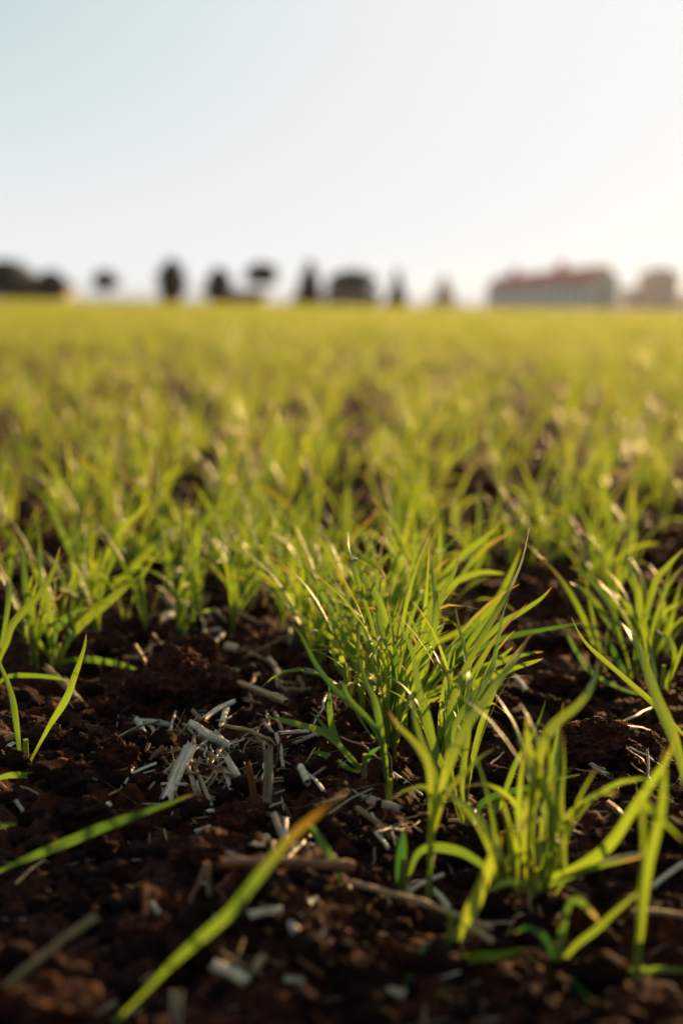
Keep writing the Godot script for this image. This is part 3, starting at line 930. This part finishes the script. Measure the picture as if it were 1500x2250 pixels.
	leaf(o, [v(40,1180), v(52,1240), v(60,1320), v(80,1400), v(126,1460)], 24, -0.05, 0.2, 0.3, 0.65)
	leaf(o, [v(85,1190), v(88,1260), v(98,1340), v(112,1410), v(128,1460)], 24, -0.05, 0.2, 0.3, 0.65)
	o = hero_plant(195, 1325, "wheat plant in the left row with a broad straight blade slanting right")
	leaf(o, [v(325,1100), v(300,1132), v(270,1160), v(235,1217), v(206,1264), v(190,1300), v(194,1323)], 28, 0.0, 0.2, 0.3, 0.7)
	leaf(o, [v(391,1162), v(370,1170), v(349,1185), v(320,1217), v(270,1270), v(198,1322)], 26, -0.04, 0.2, 0.4, 0.7)
	leaf(o, [v(165,1120), v(170,1180), v(172,1250), v(195,1322)], 22, -0.04, 0.2, 0.3, 0.6)
	leaf(o, [v(90,1080), v(118,1130), v(148,1195), v(180,1270), v(194,1322)], 22, -0.04, 0.2, 0.3, 0.6)

# ------------------------------------------------ seedlings of the rows nearest the lens
func make_rows() -> void:
	var kinds := []
	for k in 10:
		var o := thing("wheat_seedling", "", "wheat seedling")
		var list := []
		seedling(list, [3, 4, 5, 4, 3, 4, 5, 3, 4, 5][k], rng.randf_range(0.09, 0.145), 10, 2, 0.8)
		for mb: MB in list:
			obj("leaf", mb.mesh(), leaf_mat, o)
		var st := MB.new()
		tube(st, [Vector3(0, -0.008, 0), Vector3(0.0005, 0.012, 0), Vector3(0.001, 0.028, 0)], 0.0018, 0.0012, 6, 3, Color(0.32, 0.34, 0.13), Color(0.22, 0.32, 0.06))
		obj("stem", st.mesh(), leaf_mat, o)
		kinds.append(o)
	var used := {}
	var spots := []
	# thickening of the clumps that stand in focus
	for s in [[870, 1580, 80, 60, 22], [985, 1690, 60, 50, 7], [1190, 1950, 70, 50, 5], [820, 1440, 110, 40, 14], [900, 1420, 80, 30, 8], [150, 1390, 170, 50, 14], [60, 1470, 70, 30, 4], [1420, 1480, 90, 30, 6], [600, 1330, 110, 55, 20], [300, 1240, 170, 40, 18], [560, 1220, 110, 30, 14], [720, 1250, 60, 30, 6], [700, 1440, 50, 40, 8], [640, 1400, 60, 30, 5], [1010, 1280, 80, 30, 6], [1190, 1230, 80, 30, 10]]:
		for k in s[4]:
			var g := on_ground(s[0] + rng.randfn() * s[2] * 0.6, s[1] + rng.randfn() * s[3] * 0.6)
			spots.append([g, 0.85])
	var rows := {}
	for r in range(-3, 4):
		var z := -1.0
		while z > -2.30:
			z -= rng.randf_range(0.010, lerpf(0.036, 0.058, smoothstep(1.2, 1.6, -z)))
			var x := row_at(z) + r * ROW + rng.randfn() * lerpf(0.02, 0.042, smoothstep(1.2, 2.2, -z))
			if z > -1.2 and (x < -0.12 or x > 0.12) and x > -0.24: continue
			if z > -1.75 and x > 0.24 - 0.06 * (z + 1.2) and rng.randf() < 0.75: continue
			if wave.get_noise_2d(x * 6.0 + 30.0, z * 4.0) < (-0.45 if z > -1.3 else -0.2): continue
			if absf(x) > 0.26 * absf(z) + 0.04: continue
			spots.append([Vector3(x, ground(x, z), z), 1.0, r])
	for s in spots:
		var k: int = rng.randi() % kinds.size()
		var src: Node3D = kinds[k]
		var o: Node3D = src
		if used.has(k):
			o = src.duplicate()
			o.name = numbered("wheat_seedling")
			add_child(o)
		used[k] = true
		o.position = s[0]
		o.rotation = Vector3(rng.randfn() * 0.08, rng.randf() * TAU, rng.randfn() * 0.08 - 0.05)
		var sc: float = s[1] * rng.randf_range(0.85, 1.12)
		o.scale = Vector3(sc, sc, sc)
		var p: Vector3 = s[0]
		var where := ""
		if s.size() < 3:
			var back := p.z < -0.93
			if p.x < -0.2: where = "at the left edge beside the forked blades"
			elif p.x < -0.11: where = "in the left row, " + ("at its back" if back else "at its front")
			elif p.x > 0.16: where = "in the right row, " + ("behind the drooping plant" if back else "before the drooping plant")
			elif p.x < -0.02: where = "left behind the central clump, over the straw"
			elif p.z > -0.66: where = "low among the near blades at lower right"
			elif p.z > -0.76: where = "at the front foot of the sharp plant right of the clump"
			else: where = "inside the central sharp clump, " + ("left" if p.x < 0.03 else "right") + (" back" if back else " front") + " quarter"
		else:
			var depth: String = ["just behind the zone of focus", "a little behind the zone of focus", "soft behind the zone of focus", "blurred in mid field", "strongly blurred in mid field"][clampi(int((-p.z - 1.0) / 0.31), 0, 4)]
			where = "%s, %s" % [["outer left row", "second row left", "first row left", "row of the central clump", "first row right", "second row right", "outer right row"][s[2] + 3], depth]
		tag(o, "young green wheat seedling " + where, "wheat seedling", "seedlings " + where)
	for k in kinds.size():
		if not used.has(k): kinds[k].queue_free()

# ------------------------------------------------ straw, clods and crumbs
func make_litter() -> void:
	# clods
	clod("rounded crumbly clod on the bare soil left of the white split straw", 258, 1662, 48, 46)
	clod("large dark clod behind the heap of pale straw", 405, 1500, 120, 75)
	clod("reddish flat-topped clod behind the large dark clod", 420, 1425, 65, 40)
	clod("wide ragged clod lit along its crest, on bare soil at right", 1300, 1625, 95, 48)
	clod("small clod right of the wide ragged clod", 1418, 1625, 46, 32)
	clod("dark clod under the upright grey straw stub", 530, 1800, 70, 42)
	clod("dark clod below the short pale tube of straw", 480, 1880, 85, 50)
	clod("clod at the foot of the heap of pale straw", 300, 1735, 34, 22)
	clod("low clod left of the forked blades", 85, 1610, 55, 26)
	clod("clod holding rusty root threads beside the curved white straw", 520, 1672, 26, 24)
	clod("blurred clod at the very bottom, left of the middle", 600, 2215, 80, 40)
	clod("blurred lit clod left of the near yellow blade", 855, 2095, 40, 42)
	clod("blurred clod beside the tan stick at lower left", 330, 2060, 70, 40)
	clod("clod between the right row and the wide ragged clod", 1240, 1490, 60, 34)
	clod("clod with lit top right of the central clump", 1095, 1545, 44, 26)
	clod("flat clod behind the straw near the left row", 300, 1385, 60, 30)
	clod("low dark clod in the middle foreground left of the short green shoot", 700, 2000, 80, 34)
	clod("clod at the right edge among root threads", 1430, 1780, 60, 34)
	clod("clod under the dark green blade at right", 1120, 1790, 46, 22)
	clod("blurred clod at the bottom left corner", 90, 2200, 110, 60)
	clod("blurred clod at the bottom right corner", 1420, 2215, 100, 50)
	clod("small lit clod behind the tapered tan straw", 350, 1385, 34, 20)

	var lumps := []
	for k in 6:
		lumps.append(clod_mesh(1.0, rng.randf_range(0.6, 0.85), rng.randf_range(0.8, 1.1), 22, 1.2))
	for s in [["on the bare soil around the forked blades", 180, 1600, 170, 120, 22], ["around the heap of pale straw", 430, 1640, 240, 130, 9], ["on the bare soil at right", 1290, 1600, 150, 110, 24], ["before the central clump", 760, 1850, 200, 80, 10], ["in the blurred foreground", 500, 2080, 350, 110, 24], ["behind the heap, out of focus", 430, 1380, 170, 60, 16], ["at the lower right between the near blades", 1250, 1950, 180, 130, 16]]:
		for k in s[5]:
			var g := on_ground(s[1] + rng.randfn() * s[3] * 0.7, s[2] + rng.randfn() * s[4] * 0.7)
			var size := rng.randf_range(0.0035, 0.006) + 0.007 * pow(rng.randf(), 3.0)
			var o := obj("soil_clod", lumps[rng.randi() % 6], clod_mat)
			o.position = g + Vector3(0, size * 0.25, 0)
			o.rotation = Vector3(rng.randfn() * 0.4, rng.randf() * TAU, rng.randfn() * 0.4)
			o.scale = Vector3(size, size, size)
			tag(o, "small dark crumbly soil clod " + s[0], "soil clod", "small soil clods " + s[0])

	# the heap of pale straw in focus
	straw("broad white split straw lying towards the lens, sharp, with a long slit", 422, 1643, 362, 1772, 31, "pale", 0.5, 0.012, 0.004)
	straw("thin pale straw pressed against the white split straw on its right", 405, 1668, 440, 1745, 11, "pale", 0.5)
	straw("frayed tan fibre bundle right of the white split straw", 425, 1690, 465, 1775, 10, "tan", 0.45)
	straw("brown straw under the right side of the white split straw", 388, 1737, 452, 1730, 12, "rust", 0.6)
	straw("curved white straw arching over the heap", 415, 1586, 512, 1655, 17, "pale", 0.7, 0.010, 0.004, -1.0, 1.0, 0.004)
	straw("thick jointed pale straw in the middle of the heap", 437, 1626, 502, 1668, 22, "pale", 1.0, 0.006, 0.004, 0.55)
	straw("narrow white straw below the thick jointed one", 430, 1652, 497, 1682, 10, "pale", 0.5)
	straw("pale straw slanting up to the right at the back of the heap", 516, 1546, 445, 1612, 12, "pale", 0.6, 0.012, 0.002)
	straw("short white tube at the back right of the heap", 538, 1560, 522, 1592, 17, "pale", 1.0, 0.008)
	straw("short pale straw beside the white tube at the back of the heap", 500, 1572, 486, 1606, 13, "pale", 0.5, 0.006)
	straw("tan straw crossing at the very back of the heap", 422, 1556, 458, 1592, 9, "tan", 0.6, 0.01)
	straw("pale straw with a bent end left of the heap", 294, 1575, 376, 1606, 11, "pale", 0.7, 0.008, 0.002, 0.7)
	straw("short white straw under the bent one left of the heap", 300, 1586, 320, 1622, 14, "pale", 0.5)
	straw("small grey straw beside the short white one left of the heap", 325, 1596, 346, 1626, 10, "grey", 0.5)
	straw("very thin tan stem slanting across the front of the heap", 442, 1587, 378, 1624, 5, "tan", 1.0, 0.014, 0.003)
	straw("thin grey stem running down from the back of the heap", 386, 1574, 369, 1632, 7, "grey", 1.0, 0.01)
	straw("brown leaf sheath left of the white split straw", 362, 1638, 318, 1688, 13, "rust", 0.45, 0.006, 0.001, -1.0, 0.6)
	straw("short rusty sliver left of the brown sheath", 328, 1635, 309, 1686, 9, "rust", 0.4, 0.008, 0.0, -1.0, 0.5)
	straw("pale flat sliver in front of the thick jointed straw", 495, 1664, 530, 1732, 17, "pale", 0.4, 0.010, 0.001, -1.0, 1.3)
	straw("short pale sliver left of the flat one", 490, 1700, 512, 1736, 15, "pale", 0.45)
	straw("dark split straw behind the flat pale sliver", 470, 1612, 500, 1650, 15, "grey", 0.45, 0.008)
	stub("thick grey straw stub standing upright with a ragged top", 588, 1630, 584, 1774, 21, "grey", 0.75)
	stub("thin rusty splinter leaning on the upright grey stub", 618, 1614, 596, 1706, 8, "rust", 0.4, 0.5)
	stub("reddish grey stub standing left of the thick upright one", 540, 1670, 560, 1748, 15, "rust", 0.6)
	straw("thin white fibre across the soil left of the white split straw", 270, 1722, 342, 1702, 4, "pale", 0.5)
	straw("small pale flake in front of the rounded clod", 222, 1788, 240, 1769, 10, "pale", 0.3, 0.006, 0.001, -1.0, 1.6)
	straw("short pale tube lying alone below the heap", 530, 1802, 430, 1838, 15, "pale", 1.0, 0.006, 0.002)
	straw("small pale chip behind the short pale tube", 452, 1789, 474, 1803, 12, "pale", 0.4)
	straw("pale split straw standing steeply beside the orange blade tip", 600, 1783, 624, 1852, 14, "pale", 0.5, 0.02, 0.002)
	straw("thin pale straw beside the orange blade tip", 628, 1800, 628, 1866, 9, "pale", 0.5, 0.012)
	straw("thin tan straw hanging under the orange blade tip", 642, 1860, 641, 1902, 9, "tan", 0.6, 0.01)
	straw("small tan straw at the foot of the upright grey stub", 622, 1766, 638, 1797, 9, "tan", 0.6)
	straw("thin grey straw at the foot of the upright grey stub", 577, 1782, 622, 1762, 6, "grey", 0.8)
	straw("white chip under the orange tipped blade", 580, 1840, 597, 1872, 10, "pale", 0.4)
	straw("flat grey chip under the orange tipped blade", 541, 1856, 592, 1876, 14, "grey", 0.4)
	straw("flat pale chip left of the long blurred blade", 532, 1890, 580, 1896, 18, "grey", 0.4)
	# behind the heap
	straw("long tan stick lying behind the heap towards the clump", 465, 1503, 632, 1562, 17, "tan", 1.0, 0.010, 0.002, 0.85)
	straw("tapered tan straw leaning on the large dark clod", 326, 1515, 358, 1556, 14, "tan", 0.4, 0.014, 0.004, -1.0, 0.5)
	straw("tan stick with a frayed end behind the forked blades", 98, 1488, 190, 1562, 15, "tan", 0.8, 0.012, 0.002)
	straw("short grey stick beside the frayed tan one", 140, 1512, 168, 1542, 12, "grey", 0.6)
	stub("thin orange lit stem slanting over the soil at left", 295, 1415, 345, 1496, 10, "tan", 1.0)
	stub("rust red stem right of the thin orange lit one", 330, 1392, 378, 1462, 11, "rust", 0.7)
	straw("blurred tan straw bent at a right angle, upper half", 362, 1306, 402, 1356, 15, "tan", 0.8, 0.014)
	straw("blurred pale straw bent at a right angle, lower half", 402, 1356, 354, 1384, 14, "pale", 0.8)
	straw("blurred grey straw below the bent one", 358, 1382, 374, 1422, 14, "grey", 0.8)
	straw("small white torn flake on top of the reddish clod", 404, 1456, 438, 1446, 18, "pale", 0.3, 0.022, 0.022)
	straw("pale blurred straw lying right of the reddish clod", 495, 1420, 525, 1450, 14, "pale", 0.5)
	straw("thin blurred pale straw at the edge of the clump", 552, 1462, 568, 1496, 12, "pale", 0.6)
	straw("blurred pale straw near the clump's left foot", 588, 1466, 618, 1500, 10, "pale", 0.6)
	straw("curled grey straw behind the long tan stick", 480, 1482, 540, 1480, 10, "grey", 0.5, 0.008)
	# left
	straw("flat tan chip left of the forked blades", 8, 1630, 74, 1622, 18, "tan", 0.35)
	straw("pale chip at the left edge by the forked blades", 18, 1645, 32, 1632, 14, "pale", 0.4)
	straw("grey sliver on the soil at the left edge", 35, 1768, 62, 1786, 11, "grey", 0.4)
	straw("thin tan fibre crossing the grey sliver at left", 45, 1736, 88, 1766, 4, "tan", 0.6)
	straw("short tan fibre beside the low blade at left", 195, 1707, 246, 1710, 5, "tan", 0.6)
	straw("thin tan stick slanting on the soil at lower left", 100, 1898, 34, 1972, 8, "tan", 0.9)
	# white stick and what lies before the clump
	straw("broken white stick under the clump, upper piece", 660, 1658, 676, 1722, 19, "pale", 1.0, 0.014, 0.004, 0.6)
	straw("broken white stick under the clump, lower splinter", 675, 1716, 712, 1746, 11, "pale", 0.4)
	straw("thin pale stem leaning on the broken white stick", 655, 1740, 716, 1690, 7, "tan", 1.0, 0.002, 0.01)
	straw("thin grey stick behind the broken white one", 640, 1632, 730, 1640, 12, "grey", 0.8)
	straw("rust red withered leaf behind the broken white stick", 625, 1630, 664, 1608, 9, "rust", 0.3, 0.004, 0.012)
	straw("pale straw lying flat right of the dark green stalk", 857, 1716, 932, 1757, 11, "pale", 0.7)
	straw("brown split straw, upper one of three before the clump", 805, 1778, 882, 1836, 16, "grey", 0.6)
	straw("tan split straw, lower one of three before the clump", 780, 1800, 876, 1857, 13, "tan", 0.6)
	straw("pale splinter crossing the three straws before the clump", 824, 1830, 868, 1888, 9, "pale", 0.5)
	straw("thin grey straw above the three before the clump", 790, 1752, 852, 1792, 10, "grey", 0.6)
	straw("pale upright splinter right of the sharp front plant", 1030, 1782, 1052, 1856, 10, "grey", 0.5, 0.012)
	straw("brown oval husk right of the sharp front plant", 1034, 1791, 1064, 1785, 16, "rust", 0.9, 0.004, 0.004, -1.0, 0.8)
	straw("pale flat straw at the foot of the sharp front plant", 962, 1822, 1022, 1811, 11, "grey", 0.5)
	straw("small pale straw crossing at the foot of the sharp front plant", 1016, 1862, 1064, 1842, 9, "grey", 0.5)
	straw("pale double straw lying at right behind the yellow blades", 1244, 1670, 1336, 1722, 9, "pale", 0.6)
	straw("second thin straw beside the pale double one", 1262, 1688, 1330, 1716, 5, "grey", 0.6)
	stub("thin pale stem standing on the right soil", 1420, 1642, 1421, 1712, 6, "pale", 0.8)
	straw("flat tan chip behind the wide ragged clod", 1358, 1608, 1406, 1601, 11, "tan", 0.35, 0.012, 0.012)
	straw("white straw behind the right end of the fan of blades", 1128, 1489, 1162, 1532, 14, "pale", 0.6)
	straw("white round chip on the soil between the rows at right", 1222, 1518, 1240, 1514, 16, "pale", 0.4)
	straw("curled brown dead leaf at the right under the straw", 1325, 1778, 1362, 1800, 26, "rust", 0.3, 0.01, 0.003)
	# blurred foreground
	straw("long brown stick across the lower middle, left piece", 478, 1920, 780, 1957, 26, "rust", 1.0, 0.010, 0.006, 0.9)
	straw("long tan stick across the lower middle, right piece", 770, 1955, 1085, 2045, 16, "tan", 1.0, 0.008, 0.004, 0.5)
	straw("tan upright bent straw at the left end of the brown stick", 455, 1884, 462, 1962, 15, "tan", 0.8, 0.016, 0.0)
	straw("short pale straw above the brown stick's left end", 410, 1878, 442, 1904, 17, "pale", 0.8)
	straw("bright pale chip below the brown stick", 540, 2002, 617, 2000, 22, "pale", 0.4)
	straw("small pale upright chip right of the bright one", 697, 1968, 676, 2000, 15, "pale", 0.5)
	straw("blurred tan stick reaching in from the lower left corner", 215, 2012, 12, 2168, 20, "tan", 1.0, 0.03, 0.01, 0.8)
	stub("blurred brown stem standing upright at lower left", 317, 1935, 315, 2104, 15, "rust", 1.0)
	straw("blurred grey straw right of the brown upright stem", 330, 1984, 374, 2038, 13, "grey", 0.7)
	straw("blurred pale thick straw at the bottom middle left", 466, 2120, 548, 2168, 27, "pale", 0.8)
	straw("blurred grey thick straw, upper one of a crossing pair", 625, 2060, 697, 2152, 26, "grey", 0.8)
	straw("blurred grey straw, lower one of a crossing pair", 624, 2112, 668, 2172, 20, "grey", 0.8)
	straw("blurred pale straw standing at the bottom edge", 390, 2168, 388, 2250, 26, "pale", 0.7, 0.02)
	straw("blurred bent straw left of the crossing pair", 555, 2146, 582, 2104, 17, "tan", 0.8)
	straw("blurred pale straw at the bottom right of the middle", 748, 2184, 790, 2148, 22, "pale", 0.7)
	straw("blurred grey straw right of the pale one at the bottom", 822, 2184, 888, 2228, 22, "grey", 0.7)
	straw("pale straw bits under the yellow plant, left one", 945, 1950, 988, 2012, 14, "pale", 0.6)
	straw("pale straw bits under the yellow plant, level one", 898, 1958, 976, 1926, 10, "pale", 0.6)
	straw("grey straw upright under the yellow plant", 893, 1950, 905, 2000, 16, "grey", 0.6)
	straw("tan lit straw behind the near blade at right", 1312, 1896, 1428, 1874, 12, "tan", 0.8, 0.006, 0.01)
	straw("pale straw slanting to the right edge behind the near blade", 1428, 1952, 1502, 1924, 13, "pale", 0.8, 0.004, 0.012)
	straw("tan lit straw lying at the lower right edge", 1384, 2016, 1504, 2036, 15, "tan", 1.0)
	straw("tan lit straw under the blurred yellow blade", 1028, 2040, 1085, 2052, 18, "tan", 0.8, 0.012, 0.012)

	var places := [["tangled in the heap left of the clump", 450, 1640, 110, 70, 46], ["thrown between the heap and the clump", 620, 1570, 90, 70, 26], ["at the foot of the central clump", 840, 1800, 90, 50, 18],
		["behind the heap, out of focus", 420, 1400, 150, 60, 22], ["under the long orange tipped blade", 600, 1870, 80, 50, 12], ["at the bottom, out of focus", 650, 2080, 260, 80, 16], ["on the bare soil at right", 1280, 1640, 120, 90, 12], ["at the lower right between the near blades", 1150, 2000, 180, 60, 12]]
	for s in places:
		for k in s[5]:
			var kind: String = ["pale", "tan", "tan", "tan", "grey", "rust"][rng.randi() % 6]
			var x: float = s[1] + rng.randfn() * s[3] * 0.7
			var y: float = s[2] + rng.randfn() * s[4] * 0.7
			var turn := rng.randf() * PI
			var long := rng.randf_range(35, 125)
			var word: String = {"pale": "pale", "tan": "tan", "grey": "grey brown", "rust": "rust brown"}[kind]
			straw("thin %s straw %s" % [word, s[0]], x, y, x + cos(turn) * long, y + sin(turn) * long * 0.75, rng.randf_range(3.5, 10), kind, rng.randf_range(0.35, 0.9), rng.randf_range(0.0, 0.012), 0.0, -1.0 if rng.randf() < 0.7 else 0.4, rng.randf_range(0.6, 1.0), rng.randfn() * 0.002, "thin %s straws %s" % [word, s[0]])
	threads("tangle of rusty root threads lit on the soil at the right", 1385, 1728, 55, 18, 16)
	threads("tuft of tan root threads behind the long tan stick", 610, 1515, 70, 22, 22)
	threads("rusty root threads beside the curved white straw", 525, 1668, 24, 14, 8)
	threads("fine threads on the dark soil before the clump", 800, 1830, 60, 24, 8)

	# crumbs, chaff and root threads that nobody could count
	var near := func(zmin: float, zmax: float) -> Vector3:
		var z := -lerpf(zmin, zmax, pow(rng.randf(), 1.4))
		var x := rng.randf_range(-1.0, 1.0) * (0.27 * absf(z) + 0.04)
		return Vector3(x, ground(x, z), z)
	for kind in 3:
		var where := []
		for k in 2600:
			var p: Vector3 = near.call(0.40, 2.2)
			var s := 0.0012 + 0.0042 * pow(rng.randf(), 4.0)
			if kind == 2: s *= 1.5
			p.y += s * 0.3
			where.append(Transform3D(Basis.from_euler(Vector3(rng.randf() * 6, rng.randf() * 6, rng.randf() * 6)).scaled(Vector3(s, s * 0.8, s)), p))
		many("soil_crumbs", clod_mesh(1, 1, 1, [7, 8, 9][kind], 1.0), clod_mat, where).set_meta("label", "loose crumbs of dark soil between the wheat rows")
	for kind in 3:
		var where := []
		for k in 330:
			var p: Vector3 = near.call(0.42, 2.6)
			if rng.randf() < 0.35: p = on_ground(480 + rng.randfn() * 130, 1670 + rng.randfn() * 110)
			p.y += 0.0012
			var len := rng.randf_range(0.003, 0.018) if kind < 2 else rng.randf_range(0.012, 0.03)
			var wid := rng.randf_range(0.0004, 0.0014) if kind < 2 else rng.randf_range(0.0002, 0.0005)
			where.append(Transform3D(Basis.from_euler(Vector3(rng.randfn() * 0.25, rng.randf() * TAU, rng.randfn() * 0.3)) * Basis.from_scale(Vector3(wid, wid, len)), p))
		var m := stalk_mesh([Vector3(0, 0, -0.5), Vector3(0.1, 0.25, -0.2), Vector3(-0.1, 0.2, 0.2), Vector3(0, 0, 0.5)], 0.5, 0.45 if kind < 2 else 0.9, straw_color(["grey", "tan", "rust"][kind]), 0.0, 0.12, -1.0, 0.7, 0.4)
		many("chaff", m, straw_mat, where).set_meta("label", ["grey bits of chaff", "tan bits of chaff", "rusty root threads"][kind] + " strewn over the soil")

# A tuft of fine roots: thin curled threads, joined because nobody could count them.
func threads(label: String, px: float, py: float, half_w: float, half_h: float, count: int) -> void:
	var c := on_ground(px, py)
	var mb := MB.new()
	for k in count:
		var g := on_ground(px + rng.randfn() * half_w * 0.5, py + rng.randfn() * half_h * 0.5)
		var p := []
		var q := g - c
		var a := rng.randf() * TAU
		for s in 6:
			p.append(q)
			a += rng.randfn() * 0.8
			q += Vector3(cos(a), rng.randfn() * 0.45 + (0.3 if s < 2 else -0.1), sin(a)) * rng.randf_range(0.002, 0.006)
		var r := rng.randf_range(0.00012, 0.00028)
		tube(mb, p, r, r * 0.6, 5, 14, Color(0.40, 0.22, 0.10), Color(0.50, 0.30, 0.15))
	var o := obj("root_tuft", mb.mesh(), straw_mat)
	o.position = c
	tag(o, label, "roots", "root threads on the soil")
